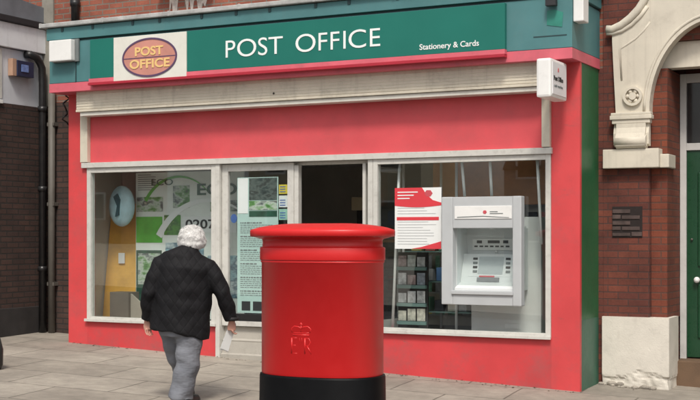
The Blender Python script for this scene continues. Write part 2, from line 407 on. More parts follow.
# flat roof is the fascia box's top; upper brick wall of the shop's house, above and behind
up = MB(); up.box(-7.36, .398, .74, 1.0, 3.432, 7.6); upw = up.build('upper_wall', M['brickup'], shop)
MB().box(.30, .398, .702, 1.0, -.6, 3.431).build('return_wall', M['brickpier'], shop)
b = MB(); b.box(-5.55, -4.70, .60, .745, 4.74, 4.84, .01); b.build('window_sill', M['sill'], upw)
rag = [(-5.42, 4.74)]+[(-5.42+.035*q, 4.74-random.choice((.03, .08, .16, .24, .34))*random.uniform(.6, 1.1)) for q in range(19)]+[(-4.76, 4.74)]
MB().prism(rag, .7345, .7405).build('paint_run', mat('paint_streak', (.50, .44, .40), .8, .35, 14, .2, grime=.7, grime_col=(.28, .12, .08)), upw)
uf = MB()
for (a, c, d, e) in ((-5.5, -5.43, 4.842, 6.2), (-4.81, -4.74, 4.842, 6.2), (-5.43, -4.81, 4.842, 4.77), (-5.43, -4.81, 5.42, 5.48), (-5.43, -4.81, 6.13, 6.2)): uf.box(a, c, .70, .742, d, e, .004)
ufo = uf.build('window', M['white'], shop)
MB().box(-5.43, -4.81, .716, .72, 4.77, 6.13).build('pane', mat('dark_pane', (.03, .035, .04), .05, .1), ufo)
# glazing: left window
def frame_rect(x0, x1, z0, z1, y0, y1, t, bottom=None):
    b = MB(); tb_ = bottom if bottom is not None else t
    b.box(x0, x0+t, y0, y1, z0, z1, .004); b.box(x1-t, x1, y0, y1, z0, z1, .004)
    b.box(x0+t, x1-t, y0+.002, y1-.002, z1-t, z1, .004); b.box(x0+t, x1-t, y0+.002, y1-.002, z0, z0+tb_, .004); return b
head = box('head_rail', M['frame'], shop, -6.25, .05, -.045, .10, 2.462, 2.528)
wl = frame_rect(-6.178, -4.205, .502, 2.46, -.02, .07, .062, .05).build('window', M['frame'], shop)
MB().box(-6.116, -4.267, .02, .026, .552, 2.398).build('pane', GLASS, wl)
box('window_ledge', M['frame'], wl, -6.2, -4.19, -.05, -.022, .49, .525)
wr = frame_rect(-2.07, .033, .502, 2.46, -.02, .07, .058, .05).build('window', M['frame'], shop)
MB().box(-2.012, -.025, .02, .026, .552, 2.402).build('pane', GLASS, wr)
box('window_ledge', M['frame'], wr, -2.1, .04, -.05, -.022, .49, .525)
# entrance recess: jambs, door set back .3 m, ramp
DY = .085
jb = MB(); jb.box(-4.202, -4.142, -.025, .10, -.1, 2.46, .004); jb.build('door_jamb', M['frame'], shop)
jb = MB(); jb.box(-2.135, -2.073, -.02, .12, .10, 2.46, .004); jb.build('door_jamb', M['frame'], shop)
box('soffit', M['frame'], shop, -4.14, -2.10, .10, .17, 2.425, 2.46)
door = frame_rect(-4.138, -3.135, .50, 2.455, DY-.06, DY-.005, .085, .06).build('door', M['frame'], shop)
MB().box(-4.053, -3.22, DY-.026, DY-.02, .56, 2.37).build('pane', GLASS, door)
box('bottom_panel', M['black'], door, -4.052, -3.221, DY-.05, DY-.028, .561, .65)
box('door_post', M['frame'], shop, -3.133, -3.075, DY-.05, DY+.03, .5, 2.424)
box('door_post', M['frame'], shop, -2.235, -2.195, DY-.04, DY+.04, .42, 2.424)
ol = frame_rect(0, .75, .5, 2.40, 0, .045, .06, .10)          # inward-opened leaf, hinged at the right post
bmesh.ops.transform(ol.bm, matrix=Matrix.Translation((-2.235, DY+.06, 0)) @ Matrix.Rotation(R(80), 4, 'Z'), verts=ol.bm.verts)
od = ol.build('door', M['frame'], shop); od['label'] = 'shop door leaf folded open inside'
op = MB().box(.06, .69, .02, .026, .60, 2.34); bmesh.ops.transform(op.bm, matrix=Matrix.Translation((-2.235, DY+.06, 0)) @ Matrix.Rotation(R(80), 4, 'Z'), verts=op.bm.verts)
op.build('pane', GLASS, od)
MB().tube([(-2.215, .05, 1.35), (-2.215, .0, 1.35), (-2.215, .0, 1.62), (-2.215, .05, 1.62)], .012, 8).build('door_handle', M['greypipe'], od)
rp = MB()
rp.prism([(.002, -.6), (.002, .10), (.0, .155), (.012, .165), (.030, .17), (.045, .31), (.040, .325), (.052, .335), (.075, .345), (.085, .49), (.25, .494), (.25, -.6)], -4.139, -2.17, 'x')
rp.build('entrance_step', M['stepc'], shop)
# interior
rm = MB(); rm.box(-6.449, .10, 3.9, 4.0, .3, 2.9); rm.build('back_wall', M['inwall'], shop)
rm = MB(); rm.box(-6.469, -6.45, .157, 4.0, .3, 2.9); rm.build('inner_wall', M['inwall'], shop)
rm = MB(); rm.box(.101, .2, .70, 4.0, .3, 2.9); rm.build('inner_wall', M['inwall'], shop)
rm = MB(); rm.box(-6.448, .1, .162, 3.9, 2.62, 2.75); rm.build('ceiling', M['inceil'], shop)
rm = MB(); rm.box(-6.448, .1, .251, 3.9, .3, .492); rm.build('shop_floor', M['infloor'], shop)
box('window_board', M['frame'], shop, -6.448, -4.14, .16, .50, .3, .497)
box('window_board', M['frame'], shop, -2.10, .1, .161, .50, .3, .497)
rm = MB(); rm.box(-6.18, .1, .103, .16, 2.48, 3.4); rm.build('bulkhead', M['dark'], shop)

# ------------------------------------------------------------------ signs on the fascia
sg = thing('shop_sign', (-3.1, -.34, 3.5), 'long green post office fascia sign with white lettering and an oval emblem', 'sign')
box('board', M['green'], sg, -5.85, -.355, -.36, -.303, 3.556, 4.042, bev=.003)
tr = box('bottom_trim', M['pinktrim'], sg, -5.86, -.350, -.375, -.306, 3.503, 3.553, bev=.003)
box('lower_lip', M['redtrim'], sg, -5.86, -.350, -.390, -.306, 3.470, 3.500, bev=.003)
Z0, Z1 = 3.688, 3.886
for word in ((('P', -3.832, -3.70), ('O', -3.672, -3.412), ('S', -3.385, -3.262), ('T', -3.245, -3.055)),
             (('O', -2.885, -2.625), ('F', -2.585, -2.475), ('F', -2.43, -2.32), ('I', -2.268, -2.240), ('C', -2.202, -1.985), ('E', -1.935, -1.810))):
    t = MB()
    for ch, a, c in word:
        ov = .004 if ch in 'OSC' else 0
        t.text(ch, a, c, Z0-ov, Z1+ov, -.3605, .005, bold=-.004)
    t.build('shop_name', M['lettering'], sg)
MB().text('Stationery & Cards', -1.335, -.645, 3.590, 3.672, -.3605, .004, bold=.012).build('small_lettering', M['lettering'], sg)
ep = box('emblem_panel', M['ovalsign'], sg, -5.468, -4.382, -.378, -.3615, 3.500, 4.038, bev=.003)
MB().disc(-4.922, 3.762, .402, .232, -.382, -.3785).build('emblem', M['ovalfill'], ep)
MB().ring(-4.922, 3.762, .408, .238, .022, -.387, -.379).build('emblem_border', M['ovalline'], ep)
MB().box(-5.305, -4.54, -.385, -.3825, 3.757, 3.767).build('emblem_line', M['ovalline'], ep)
t = MB(); t.text('POST', -5.135, -4.715, 3.785, 3.895, -.3825, .006, bold=.022); t.text('OFFICE', -5.215, -4.620, 3.632, 3.742, -.3825, .006, bold=.022)
t.build('emblem_lettering', M['ovaltext'], ep)
ps = thing('projecting_sign', (.18, -.45, 3.0), 'small white boxed sign projecting from the right pier under the fascia', 'sign')
box('sign_box', M['white'], ps, .105, .262, -.70, -.17, 2.99, 3.385, bev=.025)
box('side_panel', mat('sign_face', (.74, .74, .76), .4, .05), ps, .2605, .268, -.66, -.21, 3.025, 3.35, bev=.002)
t = MB(); t.text('Post Office', -.63, -.33, 3.165, 3.215, .2682, .003, 'x', bold=.03); t.build('sign_lettering', M['ink'], ps)
for wd, a, c in (('cash', -.62, -.52), ('machine', -.50, -.34)): MB().text(wd, a, c, 3.10, 3.13, .2682, .003, 'x').build('sign_lettering', M['greyink'], ps)
MB().prism([(-.50, 3.26), (-.47, 3.26), (-.47, 3.29), (-.485, 3.305), (-.50, 3.29)], .268, .271, 'x').build('sign_logo', M['noticepink'], ps)
b = MB(); b.box(.15, .21, -.169, .0, 3.14, 3.24, .006); b.build('wall_bracket', M['greypipe'], ps)

def alarm(name, x0, x1, y0, y1, z0, z1, label, grp=None):
    a = thing(name, ((x0+x1)/2, y1, z0), label, 'alarm box', grp)
    box('cover', M['white'], a, x0, x1, y0, y1, z0, z1, bev=.012)
    box('base', M['greyink'], a, x0-.004, x1+.05, y1+.001, y1+.03, z0-.008, z1+.012); return a
alarm('alarm_box', -6.46, -6.105, -.42, -.335, 3.80, 4.065, 'white alarm box on the left end of the teal fascia beside the oval emblem')
al = thing('alarm_box', (.41, -.17, 3.75), 'white alarm box on the right end corner of the teal fascia', 'alarm box')
box('cover', M['white'], al, .36, .47, -.28, -.09, 3.80, 4.13, bev=.012)
fl = thing('security_light', (.16, -.32, 3.95), 'small dark security light fixed high on the fascia near its right end', 'light')
box('lamp_housing', M['leaddark'], fl, .10, .21, -.40, -.328, 3.965, 4.05); box('lamp_bracket', M['stepstone'], fl, .13, .19, -.327, -.30, 3.98, 4.04)

# ------------------------------------------------------------------ cash machine
am = thing('cash_machine', (-.72, 0, .55), 'grey cash machine set through the right shop window', 'cash machine')
X0, X1, Y0, Z0, Z1 = -1.19, -.265, -.10, .838, 2.018
rx0, rx1, rz0, rz1 = -1.055, -.365, .995, 1.675
f = MB()
f.box(X0, rx0, Y0, .012, Z0, Z1, .012); f.box(rx1, X1, Y0, .012, Z0, Z1, .012)
f.box(rx0, rx1, Y0+.002, .012, rz1, Z1-.002, .005); f.box(rx0, rx1, Y0+.002, .012, Z0+.002, rz0, .005)
sur = f.build('surround', M['atm'], am)
hp = box('header_panel', M['white'], am, -1.032, -.372, Y0-.006, Y0+.004, 1.775, 1.915)
t = MB(); t.prism([(-.70, 1.848), (-.69, 1.866), (-.665, 1.866), (-.655, 1.848), (-.665, 1.83), (-.69, 1.83)], Y0-.010, Y0-.0062); t.build('header_logo', M['noticepink'], hp)
t = MB()
for i, (a, c) in enumerate(((-.62, -.53), (-.62, -.47))): t.box(a, c, Y0-.009, Y0-.0062, 1.848-.02*i, 1.856-.02*i)
t.prism([(-1.0, 1.79), (-.7, 1.80), (-.4, 1.785), (-.4, 1.79), (-.7, 1.808), (-1.0, 1.798)], Y0-.009, Y0-.0062); t.build('header_print', M['greyink'], hp)
rc = MB()
rc.box(rx0-.02, rx0, .012, .34, rz0, rz1); rc.box(rx1, rx1+.02, .012, .34, rz0, rz1); rc.box(rx0, rx1, .013, .34, rz1, rz1+.02); rc.box(rx0, rx1, .32, .34, rz0, rz1)
rc.build('recess', M['atml'], am)
# sloping console inside the recess
cs = MB(); cs.prism([(-.05, rz0+.001), (-.05, 1.02), (.12, 1.08), (.22, 1.39), (.319, 1.39), (.319, rz0+.001)], rx0+.002, rx1-.002, 'x'); con = cs.build('console', M['atml'], am)
def slope(u, v, h=.004):        # point on the sloped face: u across, v 0..1 up it
    p = Vector((u, .12+.10*v, 1.08+.31*v)); n = Vector((0, -.31, .10)).normalized(); return p+n*h
def plate(name, m, u0, u1, v0, v1, par, h=.006):
    b = MB(); P = [slope(u0, v0, 0), slope(u1, v0, 0), slope(u1, v1, 0), slope(u0, v1, 0)]; Q = [slope(u0, v0, h), slope(u1, v0, h), slope(u1, v1, h), slope(u0, v1, h)]
    b.add(P+Q, [(0, 1, 2, 3), (4, 5, 6, 7), (0, 1, 5, 4), (1, 2, 6, 5), (2, 3, 7, 6), (3, 0, 4, 7)]); return b.build(name, m, par)
plate('bezel', M['atml'], -.97, -.45, .20, .985, con, .003)
plate('screen', M['screen'], -.86, -.57, .28, .90, con)
for s0 in (-.93, -.545):
    for i in range(4):
        plate('function_key', M['ink'] if i % 2 == 0 else M['greyink'], s0+.004*i, s0+.05+.004*i, .86-.15*i-.07, .86-.15*i, con, .012)
plate('card_slot', M['atmd'], -.86, -.60, .02, .16, con, .012)
plate('slot_label', M['noticepink'], -.84, -.66, .18, .23, con, .004)
ip = MB(); ip.box(-.985, -.50, .304, .319, 1.43, 1.56, .003); ins = ip.build('instruction_panel', M['white'], am)
t = MB(); 
for a, c in ((-.93, -.87), (-.80, -.66), (-.62, -.56)): t.box(a, c, .300, .3035, 1.508, 1.54)
for i in range(7): t.box(-.96+i*.062, -.915+i*.062+random.uniform(-.01, .004), .300, .3035, 1.465, 1.482)
t.build('panel_print', M['ink'], ins)
for i in range(4): plate('side_sticker', M['ink'] if i % 2 else M['greyink'], -.435+.012*(i % 2), -.385+.006*(i % 2), .22+.20*i, .30+.20*i, con, .004)
for i in range(3): box('side_sticker', M['ink'], am, -.44+.02*(i % 2), -.385, .312, .3195, 1.43+.06*i, 1.46+.06*i, bev=0)
MB().ball((-.71, .20, rz1-.002), (.03, .03, .012), 12, 8).build('recess_lamp', M['white'], am)
MB().ball((-.70, .30, 1.415), (.018, .018, .014), 12, 8).build('camera_dome', M['white'], am)
box('shelf_lip', M['atm'], am, rx0-.01, rx1+.01, Y0-.02, Y0+.03, .955, .992)
cabm = mat('cabinet_grey', (.72, .72, .70), .5, .06)
box('cabinet', cabm, am, -1.02, -.20, .36, .95, .50, 1.80)  # rear cabinet, made bigger and paler to stand for the pane's grey reflection
box('cabinet_label', M['white'], am, -.62, -.44, .352, .359, .56, .62)

# ------------------------------------------------------------------ notices and door posters
nt_ = thing('window_notice', (-1.52, .0, 1.44), 'white notice with red header on the right window left of the cash machine', 'notice')
box('sheet', M['paper'], nt_, -1.805, -1.235, .006, .012, 1.445, 2.13, bev=0)
def swoosh(pts, m, name, par, y): MB().prism(pts, y-.002, y).build(name, m, par)
hd = [(-1.805, 2.13)]+[(-1.25-.16*0, 2.13)] if False else [(-1.805, 2.13), (-1.47, 2.13), (-1.42, 2.06), (-1.34, 1.99), (-1.235, 1.96), (-1.235, 1.93)]+[(-1.235-.57*i/8, 1.93-.02*math.sin(i/8*3.1)) for i in range(1, 9)]
swoosh(hd, M['noticered'], 'header', nt_, .0055)
swoosh([(-1.78, 1.765), (-1.265, 1.765), (-1.265, 1.802), (-1.78, 1.802)], M['noticered'], 'red_bar', nt_, .0055)
swoosh([(-1.60, 1.446), (-1.237, 1.446), (-1.237, 1.53), (-1.35, 1.50), (-1.48, 1.465)], M['noticered'], 'footer', nt_, .0055)
MB().prism([(-1.39+.05*math.cos(R(60*i)), 2.065+.04*math.sin(R(60*i))) for i in range(6)], .003, .0055).build('logo', M['noticepink'], nt_)
t = MB()
for i, (a, c) in enumerate(((-1.77, -1.52), (-1.77, -1.57), (-1.77, -1.62))): t.box(a, c, .0015, .0033, 2.075-.035*i, 2.087-.035*i)
t.build('header_print', M['paper'], nt_)
t = MB()
for i in range(14):
    if i in (0, 1, 2) or i > 4: 
        zz = 1.90-.031*i
        if abs(zz-1.78) > .03: t.box(-1.77, -1.77+random.uniform(.3, .48), .0035, .0055, zz, zz+.006)
t.build('small_print', mat('pale_print', (.52, .54, .54), .6), nt_)

PY = DY-.018
dp = thing('door_poster', (-3.65, PY, .65), 'tall pale green notice with a dark photograph across its top on the glass door', 'poster')
box('sheet', M['papergreen'], dp, -3.945, -3.37, PY, PY+.006, .66, 2.295, bev=0)
def soft_photo(name, cols, scale):
    k = NT(name); tc = k.n('TexCoord').outputs['Object']; mp = k.n('Mapping'); mp.inputs['Scale'].default_value = (1, 1, 1.8); k.l(tc, mp.inputs['Vector'])
    cr_ = k.n('ValToRGB'); k.l(k.noise(mp.outputs[0], scale, 3, .55), cr_.inputs[0])
    while len(cr_.color_ramp.elements) < len(cols): cr_.color_ramp.elements.new(.5)
    for q, c in enumerate(cols): cr_.color_ramp.elements[q].position = .28+.44*q/(len(cols)-1); cr_.color_ramp.elements[q].color = (*c, 1)
    k.l(cr_.outputs[0], k.b.inputs['Base Color']); k.b.inputs['Roughness'].default_value = .35
    return k.m
PH1 = soft_photo('street_photo', [(.03, .07, .03), (.11, .28, .08), (.48, .55, .48), (.06, .08, .09), (.60, .57, .42)], 5)
PH2 = soft_photo('garden_photo', [(.03, .10, .02), (.10, .30, .05), (.05, .14, .04), (.44, .60, .22)], 5)
PH3 = soft_photo('sea_photo', [(.10, .26, .34), (.30, .50, .56), (.08, .16, .22), (.55, .66, .68), (.10, .34, .24)], 4.5)
PH4 = soft_photo('night_photo', [(.012, .016, .018), (.03, .05, .05), (.10, .13, .12), (.02, .03, .03), (.22, .26, .24)], 6)
box('photograph', PH4, dp, -3.775, -3.385, PY-.004, PY-.001, 2.02, 2.285, bev=0)
box('photograph', PH1, dp, -3.775, -3.385, PY-.004, PY-.001, 1.90, 2.01, bev=0)
box('photo_band', M['darkgreen'], dp, -3.775, -3.385, PY-.004, PY-.001, 1.82, 1.89, bev=0)
box('pale_corner', M['paper'], dp, -3.935, -3.79, PY-.004, PY-.001, 1.86, 2.285, bev=0)
pi_ = 0
for i in range(38):
    if i % 7 == 6: continue
    zz = 1.74-.0235*i; t = MB(); xq = -3.90; xe = -3.90+(random.uniform(.2, .3) if i % 7 == 0 else random.uniform(.34, .50))
    while xq < xe:
        wq = random.uniform(.015, .055); t.box(xq, xq+wq, PY-.003, PY-.0005, zz, zz+(.013 if i % 7 == 0 else .0065)); xq += wq+.010
    t.build('print_line', M['greyink'], dp)
for xx in (-3.88, -3.72, -3.56): box('dark_square', M['ink'], dp, xx, xx+.12, PY-.004, PY-.001, .69, .80, bev=0)
for nm, m_, z0_, z1_, lb in (('door_sticker', M['yellow'], 2.09, 2.20, 'yellow and white sticker, topmost of the column on the glass door'), ('door_sticker', M['paper'], 1.93, 2.07, 'white sticker in the middle of the column on the glass door'), ('door_sticker', M['mint'], 1.78, 1.91, 'pale green sticker at the foot of the column on the glass door')):
    s_ = thing(nm, (-3.3, PY, z0_), lb, 'sticker'); box('sheet', m_, s_, -3.36, -3.235, PY, PY+.006, z0_, z1_, bev=0)
    t = MB()
    for i in range(3): t.box(-3.345, -3.27, PY-.003, PY-.0005, z0_+.02+i*.03, z0_+.03+i*.03)
    t.build('print', M['blue'], s_)
bs = thing('door_sticker', (-4.0, PY, 1.75), 'small blue sticker at the left edge of the glass door', 'sticker'); MB().disc(-3.995, 1.80, .045, .055, PY, PY+.005, 24).build('sheet', M['blue'], bs)

# ------------------------------------------------------------------ left window display
BY = .62
bn = thing('display_banner', (-5.2, BY, .55), 'tall white and green printed display board standing in the left shop window', 'display board')
box('board', mat('banner_pale', (.74, .78, .74), .5, .1, 2), bn, -5.88, -4.2, BY, BY+.03, .52, 2.42)
def arc(cx, cz, r, t, a0, a1, n=24):
    p = [(cx+(r)*math.cos(R(a0+(a1-a0)*i/n)), cz+r*math.sin(R(a0+(a1-a0)*i/n))) for i in range(n+1)]
    q = [(cx+(r-t*(1-.8*i/n))*math.cos(R(a0+(a1-a0)*i/n)), cz+(r-t*(1-.8*i/n))*math.sin(R(a0+(a1-a0)*i/n))) for i in range(n+1)]
    return p+q[::-1]
box('green_panel', M['leafgreen'], bn, -5.87, -5.45, BY-.0045, BY-.0032, 1.50, 1.84, bev=0)
box('green_panel', M['mint'], bn, -5.42, -4.22, BY-.003, BY-.0005, 1.10, 1.32, bev=0)
box('green_panel', M['darkgreen'], bn, -5.87, -5.46, BY-.003, BY-.0005, .60, 1.40, bev=0)
for m_, a, c, d, e in ((PH1, -5.86, -5.44, 1.905, 2.10), (PH1, -5.28, -5.02, 1.95, 2.24), (PH2, -5.42, -5.16, 1.60, 1.86), (PH3, -5.40, -4.80, 1.18, 1.50), (PH3, -4.74, -4.24, .80, 1.34), (PH1, -5.84, -5.48, .95, 1.36), (PH2, -5.40, -4.84, .68, 1.06), (PH1, -4.70, -4.26, 1.90, 2.04)):
    box('photograph', m_, bn, a, c, BY-.005, BY-.0031, d, e, bev=0)
for n_ in range(9):
    MB().box(-5.84, -5.84+random.uniform(.2, .33), BY-.0065, BY-.0046, 2.385-.028*n_, 2.393-.028*n_).build('print_line', M['greyink'], bn) if n_ < 8 else None
MB().prism(arc(-4.75, 1.15, .92, .10, 150, 55), BY-.006, BY-.0047).build('swoosh', M['paper'], bn)
MB().prism(arc(-5.2, 1.75, .62, .05, 150, 40), BY-.006, BY-.0047).build('swoosh', M['leafgreen'], bn)
t = MB(); t.text('ECO', -4.90, -4.30, 2.11, 2.26, BY-.006, .004, bold=.02); t.build('lettering', M['darkgreen'], bn); t = MB(); t.text('ECO', -5.62, -5.28, 2.25, 2.33, BY-.006, .004); t.build('lettering', M['darkgreen'], bn)
box('number_band', M['paper'], bn, -5.12, -4.30, BY-.0072, BY-.006, 1.63, 1.84, bev=0); MB().text('0207', -5.08, -4.62, 1.68, 1.80, BY-.0073, .003, bold=.02).build('number', M['ink'], bn)
for xx in (-5.8, -4.6): box('foot', M['greypipe'], bn, xx, xx+.3, BY-.1, BY+.2, .496, .52)
tn = thing('leaning_board', (-6.1, .75, .5), 'plain tan board leaning at the left end of the left shop window', 'board')
MB().prism([(.62, .50), (.66, .50), (.86, 2.02), (.82, 2.02)], -6.43, -5.92, 'x').build('board', M['tan'], tn)
MB().box(-6.22, -6.12, .690, .700, 1.22, 1.36, .0).build('pale_mark', M['paper'], tn)
rd = thing('hanging_globe', (-6.02, .50, 1.9), 'round pale blue plastic globe hanging inside the left shop window', 'ornament')
MB().ball((-6.0, .48, 1.98), (.20, .10, .27), 24, 16).build('globe', M['bluegrey'], rd)
MB().prism([(-6.06, 2.10), (-6.0, 2.14), (-5.95, 2.06), (-5.97, 1.86), (-6.03, 1.84), (-6.0, 1.98)], .372, .40).build('dark_mark', mat('globe_mark', (.03, .09, .11), .4, .2), rd); MB().tube([(-6.0, .48, 2.25), (-6.0, .48, 2.62)], .004, 6).build('cord', M['ink'], rd)
cbx = thing('cardboard_box', (-5.75, .35, .5), 'brown box lying on the ledge at the left of the left shop window', 'box')
MB().box(-6.02, -5.72, .25, .48, .497, .86, .006).build('carton', mat('carton_grey', (.16, .13, .10), .7, .2), cbx); MB().prism([(-5.72, .50), (-5.25, .50), (-5.72, .84)], .30, .33).build('flap', mat('carton_flap', (.36, .31, .25), .7, .15), cbx)

# ------------------------------------------------------------------ right window display and things inside
sh = thing('shelf_unit', (-1.5, .8, .5), 'pale display stand of upright poles and green glass shelves behind the right window', 'shelves')
for xx, yy in ((-1.95, .55), (-1.62, .9), (-1.28, .55), (-1.1, 1.1)):
    MB().tube([(xx, yy, .495), (xx, yy, 2.45)], .016, 10).build('pole', M['white'], sh)
for zz in (.70, 1.05, 1.40):
    box('shelf', M['shelfglass'], sh, -1.94, -1.10, .56, 1.08, zz, zz+.014, bev=0)
cols = [(.5, .12, .1), (.1, .2, .4), (.6, .55, .45), (.15, .3, .2), (.5, .4, .12), (.35, .35, .36), (.06, .06, .07)]
desc = ['dull red', 'blue', 'cream', 'green', 'ochre', 'grey', 'black']
k_ = 0
for zi, zz in enumerate((.716, 1.066, 1.416)):
    xx = -1.9
    while xx < -1.25:
        wd = random.uniform(.09, .16); hh = random.uniform(.12, .24); ci = (k_*3+zi) % 7
        pk = MB().box(xx, xx+wd, .66, .80, zz, zz+hh, .005).build('packet', mat('pack_'+desc[ci].replace(' ', '_'), cols[ci], .5, .2, 8))
        pk['label'] = desc[ci]+' packet on the '+('lowest', 'middle', 'highest')[zi]+' glass shelf behind the right shop window'; pk['category'] = 'packet'; pk['group'] = 'packets on the shelves in the right window'
        xx += wd+random.uniform(.02, .06); k_ += 1
for i, (xx, yy, tl) in enumerate(((-1.90, .14, .10), (-1.02, .16, -.05), (-.70, .16, -.03), (-.12, .14, -.06))):  # white rods in place of street poles mirrored in the glass
    q = MB().tube([(xx, yy, 2.03 if i in (1, 2) else 1.5 if i else .497), (xx+tl, yy, 2.61)], .017, 8).build('reflection_rod', M['white'])
    q['label'] = ('white rod as reflection of a leaning pole left of the red and white notice', 'white rod as pole reflection above the left shoulder of the cash machine', 'white rod as pole reflection above the middle of the cash machine', 'white rod as pole reflection at the right edge of the right window')[i]; q['category'] = 'reflected pole'; q['group'] = 'white rods as pole reflections inside the right window'
pm = MB().box(-1.75, -.25, .95, 1.02, 1.95, 2.6, .01).build('wooden_pelmet', M['wood']); pm['label'] = 'brown wooden panel hanging from the ceiling deep behind the right window'; pm['category'] = 'panel'
lr = thing('leaflet_stand', (-1.93, .45, .5), 'narrow dark leaflet stand behind the lower left of the right window', 'leaflet stand')
box('back_panel', M['dark'], lr, -1.98, -1.60, .46, .49, .5, 1.40)
for row in range(4):
    box('pocket', M['shelfglass'], lr, -1.975, -1.605, .415, .459, .56+.21*row, .60+.21*row)
    for q in range(3):
        ci = random.randrange(7); xx = -1.965+.12*q
        gq = .30+.06*ci; cc = [gq*.75+.25*v for v in cols[ci]]; MB().box(xx, xx+.10, .44, .446, .605+.21*row, .605+.21*row+random.uniform(.11, .15)).build('leaflet', mat('leaflet_'+desc[ci].replace(' ', '_'), cc, .4, .6, 14), lr)
rk = thing('card_rack', (-.9, 1.3, .49), 'grey rack of greeting cards standing behind the cash machine cabinet', 'card rack')
box('back_panel', M['cream'], rk, -2.05, .05, 1.3, 1.34, .5, 1.93)
for row in range(5):
    box('ledge', M['frame'], rk, -2.05, .05, 1.18, 1.299, .62+.27*row, .635+.27*row, bev=0)
    for q in range(12):
        ci = random.randrange(7); xx = -2.0+.168*q; cc = [min(.7, v*1.4) for v in cols[ci]]
        o_ = MB().box(xx, xx+.12, 1.22, 1.228, .637+.27*row, .637+.27*row+random.uniform(.15, .20)).build('card', mat('card_'+desc[ci].replace(' ', '_'), cc, .4, .5, 22), rk)
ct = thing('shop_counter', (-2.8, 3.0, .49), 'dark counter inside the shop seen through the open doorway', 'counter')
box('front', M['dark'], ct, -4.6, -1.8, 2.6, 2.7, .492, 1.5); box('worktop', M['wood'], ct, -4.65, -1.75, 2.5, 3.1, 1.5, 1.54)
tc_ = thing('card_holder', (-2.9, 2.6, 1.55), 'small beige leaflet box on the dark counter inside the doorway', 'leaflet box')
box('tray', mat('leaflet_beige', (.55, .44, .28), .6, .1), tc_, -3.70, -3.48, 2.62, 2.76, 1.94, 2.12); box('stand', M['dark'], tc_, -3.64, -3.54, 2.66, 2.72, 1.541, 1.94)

# ------------------------------------------------------------------ right-hand house with the stucco porch
hs_ = thing('brick_house', (1.6, .9, 0), 'dark red brick house with ornate cream stucco porch arch right of the shop', 'house')
CXD = 1.62
def mir(x): return 2*CXD-x
wall = MB(); wall.box(.40, .905, .70, 1.5, -.6, 7.6); wall.box(mir(.905), 9., .70, 1.5, -.6, 7.6); wall.box(.906, mir(.906), 1.06, 1.5, 3.72, 7.6); wl_ = wall.build('wall', M['brickpier'], hs_)
st = MB(); st.box(.907, 1.08, .78, 1.5, .69, 3.40); st.build('inner_pier', M['brickstep'], hs_)
st = MB(); st.box(mir(1.08), mir(.907), .78, 1.5, .69, 3.40); st.build('inner_pier', M['brickstep'], hs_)
ar = MB(); ar.box(.907, mir(.907), .80, 1.055, 3.695, 7.6); ar.build('tympanum', brick('porch_brick', (.20, .06, .035), (.15, .042, .028), (.12, .07, .05), .35), hs_)
def plinth(x0, x1, name='plinth'):
    # battered, chipped plaster: subdivided block with the lower courses bitten away
    t = bmesh.new(); bmesh.ops.create_cube(t, size=1)
    bmesh.ops.subdivide_edges(t, edges=t.edges[:], cuts=44, use_grid_fill=True)
    for v in t.verts:
        x = x0+(v.co.x+.5)*(x1-x0); y = .645+(v.co.y+.5)*.45; z = -.3+(v.co.z+.5)*1.01
        low = max(0, 1-max(0, z-.0)/(.12+.05*math.sin(x*9)))
        n = noise.noise(Vector((x*6, y*6, z*7))); n2 = noise.noise(Vector((x*21, y*21, z*21)))
        if v.co.y < -.49: y += .0018*n+(.028*min(1, max(0, (low-.2-.3*n2)/.22)))*(.6+n)+.010*n2*min(1, low*2)
        if v.co.x > .49: x -= .0018*n+(.016*min(1, max(0, (low-.25-.3*n2)/.22)))*(.6+n)
        v.co = (x, y, z)
    b = MB(); b.merge(t); return b.build(name, M['plinth'], hs_, smooth=False)
p1 = plinth(.40, 1.13); plinth(mir(1.13), mir(.40))
rb = MB()
for i in range(14):
    xx = random.uniform(.36, 1.0); yy = random.uniform(.52, .68); r = random.uniform(.012, .045)
    rb.ball((xx, yy, g(xx, yy)+r*.4), (r*1.3, r, r*.7), 7, 5)
rbo = rb.build('crumbled_render', M['bare'], p1, smooth=False)
# vent with a few broken bricks
vf = box('vent_recess', mat('vent_dark', (.02, .013, .012), .9), hs_, .50, .83, .692, .703, 1.575, 1.91, bev=0)
vb = MB()
for q in range(5):
    zz = 1.59+.062*q; xo = .105*(q % 2)
    for k in range(-1, 3):
        a, c = max(.502, .505+.21*k+xo*.99), min(.828, .505+.21*k+xo*.99+.195)
        if c-a > .03 and random.random() < .93: vb.box(a, c, .684, .6915, zz+random.uniform(-.004, .004), zz+random.uniform(.03, .052), .003)
vb.build('vent_grille', mat('vent_grey', (.075, .05, .045), .8, .5, 9), vf)

